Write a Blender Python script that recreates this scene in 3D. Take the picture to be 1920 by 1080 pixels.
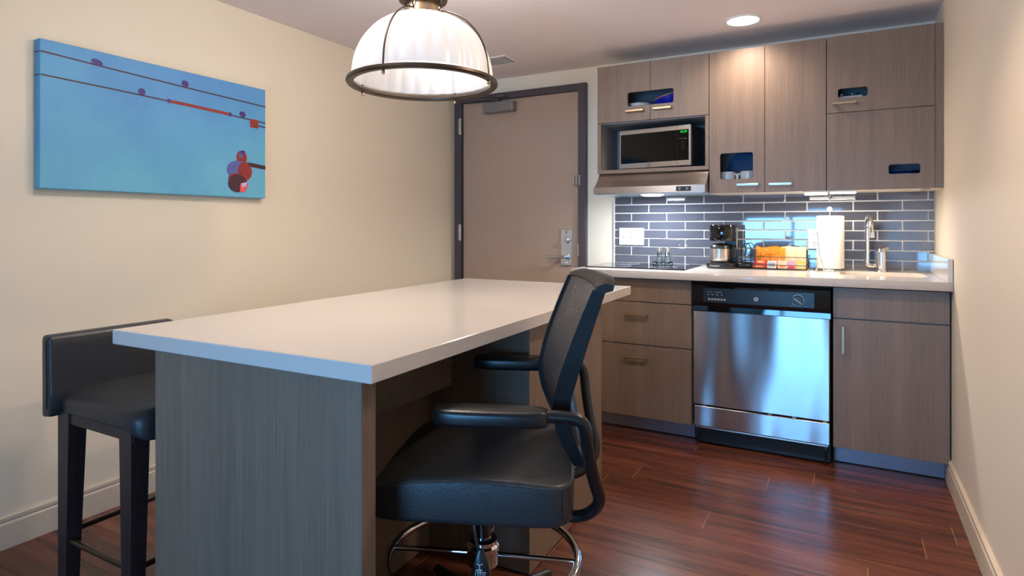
import bpy, bmesh, math, random
from mathutils import Vector, Matrix
for _o in list(bpy.data.objects):
    bpy.data.objects.remove(_o)
S = bpy.context.scene
COL = S.collection
R = math.radians
random.seed(7)
CEIL = 2.247

# ------------------------------------------------------------------ camera
cam_d = bpy.data.cameras.new('camera')
cam = bpy.data.objects.new('camera', cam_d)
COL.objects.link(cam)
cam.location = (0, 0, 1.165)
cam.rotation_euler = (R(90), 0, R(28.83))
cam_d.sensor_width = 36.0
cam_d.lens = 36.0 * 1139.0 / 1920.0
cam_d.shift_y = -(540 - 422) / 1920.0
cam_d.clip_start = 0.02
S.camera = cam

# ------------------------------------------------------------------ world, lights, exposure
W = bpy.data.worlds.new('world')
S.world = W
W.use_nodes = True
W.node_tree.nodes['Background'].inputs[0].default_value = (0.75, 0.85, 1.0, 1)
W.node_tree.nodes['Background'].inputs[1].default_value = 0.6
S.view_settings.view_transform = 'Standard'
S.view_settings.look = 'None'
S.view_settings.gamma = 1.0
S.view_settings.use_curve_mapping = False
S.view_settings.exposure = 0.0

def light(name, kind, loc, rot, power, color, **k):
    d = bpy.data.lights.new(name, kind)
    d.energy = power
    d.color = color
    for a, v in k.items():
        setattr(d, a, v)
    o = bpy.data.objects.new(name, d)
    o.location = loc
    o.rotation_euler = rot
    COL.objects.link(o)
    return o

# daylight through the window of the room, behind the camera
light('window_daylight', 'AREA', (-0.72, -2.02, 0.90), (R(90), 0, 0), 52, (0.19, 0.51, 1.0),
      shape='RECTANGLE', size=1.35, size_y=0.94, spread=R(115))
# added fill lamps for aisle and room, no fixtures built
# unseen warm spot added over the aisle, above the top of the frame
light('aisle_fill_light', 'SPOT', (0.05, 2.00, CEIL - 0.012), (0, R(25), 0), 62, (1.0, 0.79, 0.58),
      spot_size=R(135), spot_blend=0.7, shadow_soft_size=0.06)
# two unseen point lights added to brighten walls and ceiling, above the frame
light('room_fill_light', 'POINT', (-1.42, 1.28, CEIL - 0.10), (0, 0, 0), 11.5, (1.0, 0.98, 0.96), shadow_soft_size=0.09)
light('room_fill_light_far', 'POINT', (-1.32, 2.02, CEIL - 0.11), (0, 0, 0), 14, (1.0, 0.98, 0.96), shadow_soft_size=0.09)
# recessed downlight over the counter
light('downlight_beam', 'SPOT', (-0.478, 3.385, CEIL - 0.012), (0, 0, 0), 44, (1.0, 0.85, 0.72),
      spot_size=R(150), spot_blend=1.0, shadow_soft_size=0.07)

# ------------------------------------------------------------------ helpers: mesh
def nb():
    return bmesh.new()

def box(bm, x0, x1, y0, y1, z0, z1, bev=0.0, seg=1):
    r = bmesh.ops.create_cube(bm, size=1.0)
    vs = r['verts']
    for v in vs:
        v.co.x = x0 if v.co.x < 0 else x1
        v.co.y = y0 if v.co.y < 0 else y1
        v.co.z = z0 if v.co.z < 0 else z1
    if bev > 0:
        es = list({e for v in vs for e in v.link_edges})
        bmesh.ops.bevel(bm, geom=es, offset=bev, segments=seg, affect='EDGES', profile=0.5)
    return bm

def cyl(bm, p0, p1, r0, r1=None, seg=24):
    r1 = r0 if r1 is None else r1
    p0, p1 = Vector(p0), Vector(p1)
    d = p1 - p0
    m = Matrix.Translation((p0 + p1) / 2) @ d.to_track_quat('Z', 'Y').to_matrix().to_4x4()
    bmesh.ops.create_cone(bm, cap_ends=True, segments=seg, radius1=r0, radius2=r1, depth=d.length, matrix=m)
    return bm

def ball(bm, c, r, sc=(1, 1, 1), u=16, v=10):
    m = Matrix.Translation(c) @ Matrix.Diagonal((sc[0], sc[1], sc[2], 1))
    bmesh.ops.create_uvsphere(bm, u_segments=u, v_segments=v, radius=r, matrix=m)
    return bm

def tube(bm, pts, r, seg=10, closed=False, flat=1.0):
    pts = [Vector(p) for p in pts]
    n = len(pts)
    rings = []
    prev = None
    for i, p in enumerate(pts):
        if closed:
            t = pts[(i + 1) % n] - pts[i - 1]
        else:
            t = pts[min(i + 1, n - 1)] - pts[max(i - 1, 0)]
        t.normalize()
        if prev is None:
            a = Vector((0, 0, 1)) if abs(t.z) < 0.9 else Vector((1, 0, 0))
            nrm = (a - t * a.dot(t)).normalized()
        else:
            nrm = (prev - t * prev.dot(t)).normalized()
        prev = nrm
        b = t.cross(nrm)
        rr = r[i] if isinstance(r, (list, tuple)) else r
        rings.append([bm.verts.new(p + nrm * (math.cos(2 * math.pi * k / seg) * rr) +
                                   b * (math.sin(2 * math.pi * k / seg) * rr * flat)) for k in range(seg)])
    m = n if closed else n - 1
    for i in range(m):
        A, B = rings[i], rings[(i + 1) % n]
        for k in range(seg):
            bm.faces.new((A[k], A[(k + 1) % seg], B[(k + 1) % seg], B[k]))
    if not closed:
        bm.faces.new(list(reversed(rings[0])))
        bm.faces.new(rings[-1])
    return bm

def smooth_path(pts, it=3):
    pts = [Vector(p) for p in pts]
    for _ in range(it):
        q = [pts[0]]
        for a, b in zip(pts[:-1], pts[1:]):
            q += [a * 0.75 + b * 0.25, a * 0.25 + b * 0.75]
        q.append(pts[-1])
        pts = q
    return pts

def lathe(bm, prof, c=(0, 0, 0), seg=32, mod=None):
    rings = []
    for (r, z) in prof:
        ring = []
        for k in range(seg):
            a = 2 * math.pi * k / seg
            rr = r * (mod(a, z) if mod else 1.0)
            ring.append(bm.verts.new((c[0] + rr * math.cos(a), c[1] + rr * math.sin(a), c[2] + z)))
        rings.append(ring)
    for A, B in zip(rings[:-1], rings[1:]):
        for k in range(seg):
            bm.faces.new((A[k], A[(k + 1) % seg], B[(k + 1) % seg], B[k]))
    return bm

def cap(bm):
    bmesh.ops.remove_doubles(bm, verts=bm.verts, dist=1e-6)
    es = [e for e in bm.edges if e.is_boundary]
    if es:
        bmesh.ops.holes_fill(bm, edges=es, sides=0)
    return bm

def prism(bm, pts, axis, a0, a1):
    """extrude a 2-D outline along an axis; axis 'x': pts are (y,z); 'y': (x,z); 'z': (x,y)"""
    def mk(p, a):
        return {'x': (a, p[0], p[1]), 'y': (p[0], a, p[1]), 'z': (p[0], p[1], a)}[axis]
    A = [bm.verts.new(mk(p, a0)) for p in pts]
    B = [bm.verts.new(mk(p, a1)) for p in pts]
    n = len(pts)
    bm.faces.new(A)
    bm.faces.new(list(reversed(B)))
    for i in range(n):
        bm.faces.new((A[i], B[i], B[(i + 1) % n], A[(i + 1) % n]))
    bmesh.ops.recalc_face_normals(bm, faces=bm.faces)
    return bm

def rrect(x0, x1, z0, z1, r, n=5):
    out = []
    for cx, cz, a0 in ((x1 - r, z1 - r, 0), (x0 + r, z1 - r, 90), (x0 + r, z0 + r, 180), (x1 - r, z0 + r, 270)):
        for k in range(n + 1):
            a = R(a0 + 90 * k / n)
            out.append((cx + r * math.cos(a), cz + r * math.sin(a)))
    return out

def rect(x0, x1, z0, z1):
    return [(x0, z0), (x1, z0), (x1, z1), (x0, z1)]

def curve_mesh(cu, mat4):
    o = bpy.data.objects.new('tmp', cu)
    COL.objects.link(o)
    dg = bpy.context.evaluated_depsgraph_get()
    dg.update()
    me = bpy.data.meshes.new_from_object(o.evaluated_get(dg))
    bpy.data.objects.remove(o)
    bpy.data.curves.remove(cu)
    bm = nb()
    bm.from_mesh(me)
    bpy.data.meshes.remove(me)
    bm.transform(mat4)
    return bm

def plate(loops, t, mat4, bevel=0.0):
    """flat plate with holes, in the local XY plane, thickness t centred on z=0"""
    cu = bpy.data.curves.new('c', 'CURVE')
    cu.dimensions = '2D'
    cu.fill_mode = 'BOTH'
    cu.extrude = t / 2 - bevel
    cu.bevel_depth = bevel
    cu.bevel_resolution = 1
    cu.offset = -bevel
    for lp in loops:
        sp = cu.splines.new('POLY')
        sp.points.add(len(lp) - 1)
        for p, q in zip(sp.points, lp):
            p.co = (q[0], q[1], 0, 1)
        sp.use_cyclic_u = True
    return curve_mesh(cu, mat4)

FRONT = Matrix(((1, 0, 0, 0), (0, 0, -1, 0), (0, 1, 0, 0), (0, 0, 0, 1)))      # XY -> XZ, facing -Y

def front_plate(loops, y0, y1, bevel=0.0):
    return plate(loops, y1 - y0, Matrix.Translation((0, (y0 + y1) / 2, 0)) @ FRONT, bevel)

def text_bm(body, size, mat4, ext=0.0004, align='CENTER', sx=1.0):
    cu = bpy.data.curves.new('t', 'FONT')
    cu.body = body
    cu.size = size
    cu.extrude = ext
    cu.align_x = align
    cu.align_y = 'CENTER'
    cu.resolution_u = 2
    return curve_mesh(cu, mat4 @ Matrix.Diagonal((sx, 1, 1, 1)))

def finish(bm, name, mat, parent=None, smooth=None):
    me = bpy.data.meshes.new(name)
    bm.normal_update()
    bm.to_mesh(me)
    bm.free()
    if smooth is not None:
        for p in me.polygons:
            p.use_smooth = True
        me.set_sharp_from_angle(angle=R(smooth))
    me.materials.append(mat)
    o = bpy.data.objects.new(name, me)
    COL.objects.link(o)
    if parent is not None:
        o.parent = parent
    return o

class Thing:
    def __init__(s, name, label, cat, loc=(0, 0, 0), rz=0.0, local=False, group=None, kind=None):
        s.root = bpy.data.objects.new(name, None)
        s.root.empty_display_size = 0.1
        COL.objects.link(s.root)
        s.root.location = loc
        s.root.rotation_euler = (0, 0, rz)
        if kind:
            s.root['kind'] = kind
        if label:
            s.root['label'] = label
            s.root['category'] = cat
        if group:
            s.root['group'] = group
        s.inv = Matrix.Identity(4) if local else (Matrix.Translation(loc) @ Matrix.Rotation(rz, 4, 'Z')).inverted()

    def add(s, name, bm, mat, parent=None, smooth=None, label=None):
        bm.transform(s.inv)
        o = finish(bm, name, mat, parent or s.root, smooth)
        if label:
            o['label'] = label
        return o

def structure(name, bm, mat, smooth=None, label=None):
    o = finish(bm, name, mat, None, smooth)
    o['kind'] = 'structure'
    if label:
        o['label'] = label
    return o

# ------------------------------------------------------------------ helpers: materials
def lin(c):
    return tuple(((v / 255) / 12.92 if v / 255 <= 0.04045 else ((v / 255 + 0.055) / 1.055) ** 2.4) for v in c[:3]) + (1.0,)

def base(name):
    m = bpy.data.materials.new(name)
    m.use_nodes = True
    nt = m.node_tree
    return m, nt, nt.nodes['Principled BSDF']

def N(nt, kind, **k):
    n = nt.nodes.new(kind)
    for a, v in k.items():
        if a.startswith('i_'):
            n.inputs[a[2:].replace('_', ' ')].default_value = v
        else:
            setattr(n, a, v)
    return n

def plain(name, col, rough=0.5, metal=0.0, spec=0.5, noise=0.0, scale=30.0, bump=0.0, coat=0.0, emit=0.0,
          stretch=(1, 1, 1), sheen=0.0):
    m, nt, p = base(name)
    c = lin(col)
    p.inputs['Base Color'].default_value = c
    p.inputs['Roughness'].default_value = rough
    p.inputs['Metallic'].default_value = metal
    p.inputs['Specular IOR Level'].default_value = spec
    p.inputs['Coat Weight'].default_value = coat
    if emit:
        p.inputs['Emission Color'].default_value = c
        p.inputs['Emission Strength'].default_value = emit
    tc = N(nt, 'ShaderNodeTexCoord')
    mp = N(nt, 'ShaderNodeMapping')
    mp.inputs['Scale'].default_value = stretch
    nz = N(nt, 'ShaderNodeTexNoise', i_Scale=scale, i_Detail=4.0)
    nt.links.new(tc.outputs['Object'], mp.inputs[0])
    nt.links.new(mp.outputs[0], nz.inputs['Vector'])
    if noise:
        mx = N(nt, 'ShaderNodeMix', data_type='RGBA')
        mx.inputs[6].default_value = tuple(min(1, v * (1 - noise)) for v in c[:3]) + (1,)
        mx.inputs[7].default_value = tuple(min(1, v * (1 + noise)) for v in c[:3]) + (1,)
        nt.links.new(nz.outputs['Fac'], mx.inputs[0])
        nt.links.new(mx.outputs[2], p.inputs['Base Color'])
    if bump:
        b = N(nt, 'ShaderNodeBump', i_Strength=bump, i_Distance=0.002)
        nt.links.new(nz.outputs['Fac'], b.inputs['Height'])
        nt.links.new(b.outputs[0], p.inputs['Normal'])
    return m

def laminate(name, dark, mid, light_, axis='z', rough=0.42):
    m, nt, p = base(name)
    tc = N(nt, 'ShaderNodeTexCoord')
    mp = N(nt, 'ShaderNodeMapping')
    s = {'z': (300, 300, 4.5), 'x': (4.5, 300, 300), 'y': (300, 4.5, 300)}[axis]
    mp.inputs['Scale'].default_value = s
    nz = N(nt, 'ShaderNodeTexNoise', i_Scale=1.0, i_Detail=6.0, i_Roughness=0.65)
    cr = N(nt, 'ShaderNodeValToRGB')
    cr.color_ramp.elements[0].position = 0.3
    cr.color_ramp.elements[0].color = lin(dark)
    cr.color_ramp.elements[1].position = 0.72
    cr.color_ramp.elements[1].color = lin(light_)
    e = cr.color_ramp.elements.new(0.5)
    e.color = lin(mid)
    mp2 = N(nt, 'ShaderNodeMapping')
    mp2.inputs['Scale'].default_value = tuple(v / 12 for v in s)
    nz2 = N(nt, 'ShaderNodeTexNoise', i_Scale=1.0, i_Detail=2.0)
    mx = N(nt, 'ShaderNodeMix', data_type='RGBA', blend_type='MULTIPLY')
    mx.inputs[0].default_value = 0.35
    nt.links.new(tc.outputs['Object'], mp.inputs[0])
    nt.links.new(tc.outputs['Object'], mp2.inputs[0])
    nt.links.new(mp.outputs[0], nz.inputs['Vector'])
    nt.links.new(mp2.outputs[0], nz2.inputs['Vector'])
    nt.links.new(nz.outputs['Fac'], cr.inputs[0])
    nt.links.new(cr.outputs[0], mx.inputs[6])
    nt.links.new(nz2.outputs['Fac'], mx.inputs[7])
    g = N(nt, 'ShaderNodeBrightContrast')
    g.inputs['Bright'].default_value = 0.0
    nt.links.new(mx.outputs[2], g.inputs[0])
    nt.links.new(g.outputs[0], p.inputs['Base Color'])
    p.inputs['Roughness'].default_value = rough
    b = N(nt, 'ShaderNodeBump', i_Strength=0.12, i_Distance=0.001)
    nt.links.new(nz.outputs['Fac'], b.inputs['Height'])
    nt.links.new(b.outputs[0], p.inputs['Normal'])
    return m

def plank_mat():
    m, nt, p = base('plank wood')
    tc = N(nt, 'ShaderNodeTexCoord')
    oi = N(nt, 'ShaderNodeObjectInfo')
    add = N(nt, 'ShaderNodeVectorMath', operation='ADD')
    sc = N(nt, 'ShaderNodeVectorMath', operation='SCALE')
    sc.inputs[3].default_value = 37.0
    comb = N(nt, 'ShaderNodeCombineXYZ')
    nt.links.new(oi.outputs['Random'], comb.inputs[0])
    nt.links.new(oi.outputs['Random'], comb.inputs[1])
    nt.links.new(comb.outputs[0], sc.inputs[0])
    nt.links.new(tc.outputs['Object'], add.inputs[0])
    nt.links.new(sc.outputs[0], add.inputs[1])
    mp = N(nt, 'ShaderNodeMapping')
    mp.inputs['Scale'].default_value = (1.5, 17, 1)
    nt.links.new(add.outputs[0], mp.inputs[0])
    nz = N(nt, 'ShaderNodeTexNoise', i_Scale=1.0, i_Detail=5.0, i_Roughness=0.6, i_Distortion=0.6)
    nt.links.new(mp.outputs[0], nz.inputs['Vector'])
    cr = N(nt, 'ShaderNodeValToRGB')
    els = cr.color_ramp.elements
    els[0].position = 0.30
    els[0].color = lin((70, 41, 33))
    els[1].position = 0.70
    els[1].color = lin((132, 80, 58))
    e = els.new(0.46)
    e.color = lin((98, 54, 40))
    e = els.new(0.58)
    e.color = lin((116, 66, 47))
    nt.links.new(nz.outputs['Fac'], cr.inputs[0])
    mp2 = N(nt, 'ShaderNodeMapping')
    mp2.inputs['Scale'].default_value = (6, 160, 1)
    nt.links.new(add.outputs[0], mp2.inputs[0])
    nz2 = N(nt, 'ShaderNodeTexNoise', i_Scale=1.0, i_Detail=3.0)
    nt.links.new(mp2.outputs[0], nz2.inputs['Vector'])
    hsv = N(nt, 'ShaderNodeHueSaturation')
    mr = N(nt, 'ShaderNodeMapRange')
    mr.inputs['To Min'].default_value = 0.84
    mr.inputs['To Max'].default_value = 1.16
    nt.links.new(nz2.outputs['Fac'], mr.inputs[0])
    nt.links.new(mr.outputs[0], hsv.inputs['Value'])
    nt.links.new(cr.outputs[0], hsv.inputs['Color'])
    hs2 = N(nt, 'ShaderNodeHueSaturation')
    mr2 = N(nt, 'ShaderNodeMapRange')
    mr2.inputs['To Min'].default_value = 0.85
    mr2.inputs['To Max'].default_value = 1.15
    nt.links.new(oi.outputs['Random'], mr2.inputs[0])
    nt.links.new(mr2.outputs[0], hs2.inputs['Value'])
    nt.links.new(hsv.outputs[0], hs2.inputs['Color'])
    nt.links.new(hs2.outputs[0], p.inputs['Base Color'])
    p.inputs['Roughness'].default_value = 0.27
    b = N(nt, 'ShaderNodeBump', i_Strength=0.25, i_Distance=0.001)
    nt.links.new(nz2.outputs['Fac'], b.inputs['Height'])
    nt.links.new(b.outputs[0], p.inputs['Normal'])
    return m

def brushed(name, col, rough=0.3, aniso=0.85, wave=0.0, rot=0.25):
    """brushed stainless steel; 'wave' adds the slow dents of a thin sheet, seen in stretched reflections"""
    m, nt, p = base(name)
    p.inputs['Base Color'].default_value = lin(col)
    p.inputs['Metallic'].default_value = 1.0
    p.inputs['Roughness'].default_value = rough
    p.inputs['Anisotropic'].default_value = aniso
    p.inputs['Anisotropic Rotation'].default_value = rot
    tg = N(nt, 'ShaderNodeTangent', direction_type='RADIAL', axis='Z')
    nt.links.new(tg.outputs[0], p.inputs['Tangent'])
    tc = N(nt, 'ShaderNodeTexCoord')
    if wave:
        mp = N(nt, 'ShaderNodeMapping')
        mp.inputs['Scale'].default_value = (3.2, 1, 0.7)
        nz = N(nt, 'ShaderNodeTexNoise', i_Scale=1.0, i_Detail=1.0)
        nt.links.new(tc.outputs['Object'], mp.inputs[0])
        nt.links.new(mp.outputs[0], nz.inputs['Vector'])
        b = N(nt, 'ShaderNodeBump', i_Strength=1.0, i_Distance=wave)
        nt.links.new(nz.outputs['Fac'], b.inputs['Height'])
        nt.links.new(b.outputs[0], p.inputs['Normal'])
    return m

def glassy(name, tint=(235, 245, 245), rough=0.02):
    """thin clear glass: mostly see-through with a glossy face"""
    m, nt, p = base(name)
    tr = N(nt, 'ShaderNodeBsdfTransparent')
    tr.inputs[0].default_value = lin(tint)
    gl = N(nt, 'ShaderNodeBsdfGlossy')
    gl.inputs['Roughness'].default_value = rough
    fr = N(nt, 'ShaderNodeFresnel', i_IOR=1.5)
    mx = N(nt, 'ShaderNodeMixShader')
    nt.links.new(fr.outputs[0], mx.inputs[0])
    nt.links.new(tr.outputs[0], mx.inputs[1])
    nt.links.new(gl.outputs[0], mx.inputs[2])
    nt.links.new(mx.outputs[0], nt.nodes['Material Output'].inputs['Surface'])
    return m

def emitter(name, col, strength):
    m, nt, p = base(name)
    e = N(nt, 'ShaderNodeEmission', i_Strength=strength)
    e.inputs[0].default_value = lin(col)
    nt.links.new(e.outputs[0], nt.nodes['Material Output'].inputs['Surface'])
    return m

def shade_mat():
    m, nt, p = base('pendant ribbed glass')
    p.inputs['Base Color'].default_value = (0.86, 0.86, 0.86, 1)
    p.inputs['Roughness'].default_value = 0.25
    tl = N(nt, 'ShaderNodeBsdfTranslucent')
    tl.inputs[0].default_value = (0.98, 0.95, 0.93, 1)
    mx = N(nt, 'ShaderNodeMixShader')
    mx.inputs[0].default_value = 0.5
    nt.links.new(p.outputs[0], mx.inputs[1])
    nt.links.new(tl.outputs[0], mx.inputs[2])
    nt.links.new(mx.outputs[0], nt.nodes['Material Output'].inputs['Surface'])
    return m

def mesh_fabric():
    m, nt, p = base('chair mesh weave')
    p.inputs['Base Color'].default_value = lin((58, 54, 54))
    p.inputs['Roughness'].default_value = 0.6
    tc = N(nt, 'ShaderNodeTexCoord')
    vo = N(nt, 'ShaderNodeTexVoronoi', i_Scale=260.0)
    nt.links.new(tc.outputs['Object'], vo.inputs['Vector'])
    gt = N(nt, 'ShaderNodeMath', operation='LESS_THAN')
    gt.inputs[1].default_value = 0.22
    nt.links.new(vo.outputs['Distance'], gt.inputs[0])
    tr = N(nt, 'ShaderNodeBsdfTransparent')
    mx = N(nt, 'ShaderNodeMixShader')
    nt.links.new(gt.outputs[0], mx.inputs[0])
    nt.links.new(p.outputs[0], mx.inputs[1])
    nt.links.new(tr.outputs[0], mx.inputs[2])
    nt.links.new(mx.outputs[0], nt.nodes['Material Output'].inputs['Surface'])
    return m

def canvas_mat():
    m, nt, p = base('canvas painted sky')
    tc = N(nt, 'ShaderNodeTexCoord')
    nz = N(nt, 'ShaderNodeTexNoise', i_Scale=3.2, i_Detail=5.0, i_Roughness=0.6)
    nt.links.new(tc.outputs['Object'], nz.inputs['Vector'])
    sp = N(nt, 'ShaderNodeSeparateXYZ')
    nt.links.new(tc.outputs['Object'], sp.inputs[0])
    mr = N(nt, 'ShaderNodeMapRange')
    mr.inputs['From Min'].default_value = 0.6
    mr.inputs['From Max'].default_value = 0.0
    nt.links.new(sp.outputs['Z'], mr.inputs[0])
    ad = N(nt, 'ShaderNodeMath', operation='MULTIPLY_ADD')
    ad.inputs[1].default_value = 0.55
    nt.links.new(mr.outputs[0], ad.inputs[0])
    sb = N(nt, 'ShaderNodeMath', operation='SUBTRACT')
    sb.inputs[1].default_value = 0.28
    nt.links.new(nz.outputs['Fac'], sb.inputs[0])
    nt.links.new(sb.outputs[0], ad.inputs[2])
    cr = N(nt, 'ShaderNodeValToRGB')
    els = cr.color_ramp.elements
    els[0].position = 0.15
    els[0].color = lin((88, 146, 200))
    els[1].position = 0.85
    els[1].color = lin((108, 182, 206))
    e = els.new(0.5)
    e.color = lin((96, 166, 206))
    nt.links.new(ad.outputs[0], cr.inputs[0])
    nt.links.new(cr.outputs[0], p.inputs['Base Color'])
    p.inputs['Roughness'].default_value = 0.55
    nz2 = N(nt, 'ShaderNodeTexNoise', i_Scale=500.0)
    nt.links.new(tc.outputs['Object'], nz2.inputs['Vector'])
    b = N(nt, 'ShaderNodeBump', i_Strength=0.2, i_Distance=0.001)
    nt.links.new(nz2.outputs['Fac'], b.inputs['Height'])
    nt.links.new(b.outputs[0], p.inputs['Normal'])
    return m

M = dict(
    wall=plain('painted wall beige', (238, 221, 194), 0.7, noise=0.015, scale=3, bump=0.08),
    wall_side=plain('painted wall cream', (236, 220, 198), 0.5, noise=0.015, scale=3, bump=0.15),
    wall_back=plain('painted wall pale', (236, 226, 208), 0.6, noise=0.015, scale=3, bump=0.08),
    ceil=plain('ceiling paint', (246, 232, 228), 0.85, noise=0.01, scale=5),
    base=plain('baseboard paint', (214, 196, 172), 0.5, noise=0.01, scale=20),
    sub=plain('subfloor', (170, 120, 88), 0.8, noise=0.1),
    plank=plank_mat(),
    wood=laminate('taupe laminate', (128, 107, 90), (142, 119, 101), (156, 132, 113)),
    wood_h=laminate('taupe laminate edge', (128, 107, 90), (142, 119, 101), (156, 132, 113), 'x'),
    inner=plain('cabinet interior', (150, 150, 152), 0.6, noise=0.05, scale=10),
    under=plain('cabinet underside melamine', (220, 214, 204), 0.5),
    quartz=plain('quartz', (217, 208, 200), 0.13, noise=0.03, scale=60, spec=0.5),
    grout=plain('white grout', (236, 234, 228), 0.8, noise=0.03, scale=80),
    tile=plain('slate blue glazed tile', (86, 88, 100), 0.045, spec=0.9, coat=0.7, noise=0.06, scale=9, bump=0.02, stretch=(0.35, 1, 3)),
    door=plain('door laminate', (172, 148, 129), 0.42, noise=0.05, scale=6, stretch=(8, 8, 1)),
    dark=plain('dark bronze frame paint', (74, 66, 70), 0.45, noise=0.03),
    nickel=plain('satin nickel', (182, 156, 124), 0.38, 1.0, noise=0.03),
    satin=plain('satin chrome', (205, 212, 220), 0.22, 1.0, noise=0.02),
    chrome=plain('polished chrome', (225, 226, 228), 0.05, 1.0),
    steel=brushed('brushed steel', (196, 190, 184), 0.28, 0.7),
    dwsteel=brushed('brushed steel sheet', (196, 198, 202), 0.24, 0.88, wave=0.045),
    alu=plain('toe kick aluminium', (150, 152, 166), 0.38, 0.55, noise=0.03),
    blackplastic=plain('black plastic', (22, 22, 24), 0.32, noise=0.1),
    blacksoft=plain('soft black plastic', (24, 24, 26), 0.6, spec=0.3, noise=0.1),
    blackgloss=plain('black gloss', (10, 10, 12), 0.06, noise=0.05, coat=0.3),
    blackmatte=plain('black matte', (16, 15, 15), 0.6, noise=0.1),
    blackglass=plain('black ceramic glass', (6, 6, 8), 0.05, noise=0.05, spec=0.3),
    leather=plain('black leather', (46, 46, 48), 0.40, noise=0.12, scale=160, bump=0.35),
    stitch=plain('dark stitching', (62, 60, 60), 0.5, noise=0.05),
    espresso=laminate('espresso wood', (40, 33, 35), (54, 45, 47), (66, 56, 57)),
    mesh=mesh_fabric(),
    paper=plain('paper towel', (226, 220, 212), 0.85, noise=0.02, scale=200, bump=0.4),
    white=plain('white plastic', (238, 238, 236), 0.35, noise=0.01),
    ceramic=plain('cream ceramic', (226, 214, 196), 0.12, noise=0.01),
    mug=plain('white mug ceramic', (222, 220, 216), 0.15, noise=0.01),
    blueplate=plain('blue stoneware', (30, 78, 128), 0.2, noise=0.05),
    cobalt=plain('cobalt glaze', (24, 36, 170), 0.2, noise=0.05),
    orange=plain('orange wrapper', (240, 140, 30), 0.25, noise=0.15, scale=18, bump=0.6),
    cream=plain('cream wrapper', (246, 214, 170), 0.3, noise=0.1, scale=18, bump=0.6),
    red=plain('red packet', (214, 52, 34), 0.35, noise=0.05),
    pink=plain('pink packet', (240, 168, 186), 0.4, noise=0.08),
    yellow=plain('yellow packet', (246, 204, 92), 0.4, noise=0.05),
    paperpk=plain('white packet', (226, 230, 240), 0.45, noise=0.04),
    ink=plain('dark ink', (40, 32, 24), 0.5),
    greytext=plain('grey print', (150, 152, 156), 0.5),
    whitetext=plain('white print', (225, 228, 232), 0.5),
    greymetal=plain('closer grey enamel', (128, 124, 124), 0.4, 0.3, noise=0.03),
    bronze=plain('pendant aged nickel', (88, 76, 66), 0.35, 0.85, noise=0.08),
    nickelwarm=plain('pendant fitter nickel', (196, 170, 138), 0.28, 1.0, noise=0.03),
    shade=shade_mat(),
    bulb=emitter('bulb glow', (255, 236, 210), 5.0),
    lampdisc=emitter('downlight lens glow', (255, 244, 228), 6.0),
    led=emitter('led tube glow', (255, 246, 232), 7.0),
    hoodlamp=emitter('hood lamp glow', (225, 240, 255), 5.0),
    green=emitter('green clock digits', (40, 230, 70), 1.4),
    glass=glassy('clear glass'),
    canvas=canvas_mat(),
    artred=plain('printed rust red', (150, 52, 44), 0.55, noise=0.3, scale=60),
    artdark=plain('printed dark maroon', (72, 42, 52), 0.55, noise=0.2, scale=60),
    artviolet=plain('printed violet', (74, 48, 120), 0.55, noise=0.25, scale=70),
    artpurple=plain('printed blue violet', (92, 98, 160), 0.55, noise=0.3, scale=40),
    artcoral=plain('printed coral', (236, 92, 84), 0.55, noise=0.1, scale=60),
    artlilac=plain('printed lilac', (206, 180, 226), 0.55, noise=0.1, scale=60),
    salt=plain('salt grains', (235, 240, 242), 0.7, noise=0.05, scale=400),
    ventdark=plain('vent shadow gap', (70, 60, 54), 0.8),
    steelpan=plain('hood underside', (190, 205, 215), 0.3, 0.7, noise=0.05),
)

# ------------------------------------------------------------------ the setting
XL, XR, YB, YF = -2.66, 0.41, 3.90, -1.90
bm = box(nb(), XL - 0.1, XR + 0.1, YF - 0.1, YB + 0.1, -0.12, -0.0011)
floor = structure('floor', bm, M['sub'])
rowy = 3.186
joints = {3.186: -0.685, 3.028: -0.131, 2.870: -0.31, 2.712: -0.866, 2.554: 0.246, 2.396: -0.486, 2.238: 0.063}
PW, PL = 0.158, 1.22
k = 0
y = 3.186 + 4 * PW
pmesh = {}
while y > YF - PW:
    key = round(3.186 - PW * round((3.186 - y) / PW), 3)
    j = joints.get(key, XL + random.random() * PL)
    x = j
    while x > XL:
        x -= PL
    while x < XR:
        x0, x1 = max(x, XL + 0.001), min(x + PL, XR - 0.001)
        y0, y1 = max(y, YF), min(y + PW, YB - 0.001)
        if x1 - x0 > 0.01 and y1 - y0 > 0.01:
            kk = (round(x1 - x0, 4), round(y1 - y0, 4))
            if kk not in pmesh:
                b = box(nb(), 0.0012, kk[0] - 0.0012, 0.00015, kk[1] - 0.00015, -0.012, 0.0, 0.0005)
                me = bpy.data.meshes.new('plank')
                b.to_mesh(me)
                b.free()
                me.materials.append(M['plank'])
                pmesh[kk] = me
            o = bpy.data.objects.new('plank', pmesh[kk])
            o.location = (x0, y0, 0)
            COL.objects.link(o)
            o.parent = floor
        x += PL
    y -= PW

structure('ceiling', box(nb(), XL - 0.1, XR + 0.1, YF - 0.1, YB + 0.1, CEIL, CEIL + 0.1), M['ceil'])
structure('wall_left', box(nb(), XL - 0.1, XL, YF, YB, 0, CEIL), M['wall'])
structure('wall_right', box(nb(), XR, XR + 0.1, YF, YB, 0, CEIL), M['wall_side'])
DX0, DX1, DZ = -2.575, -1.600, 2.10
bw = front_plate([[(XL - 0.1, 0), (DX0, 0), (DX0, DZ), (DX1, DZ), (DX1, 0), (XR + 0.1, 0), (XR + 0.1, CEIL), (XL - 0.1, CEIL)]],
                 YB, YB + 0.1)
wall_back = structure('wall_back', bw, M['wall_back'])
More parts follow.
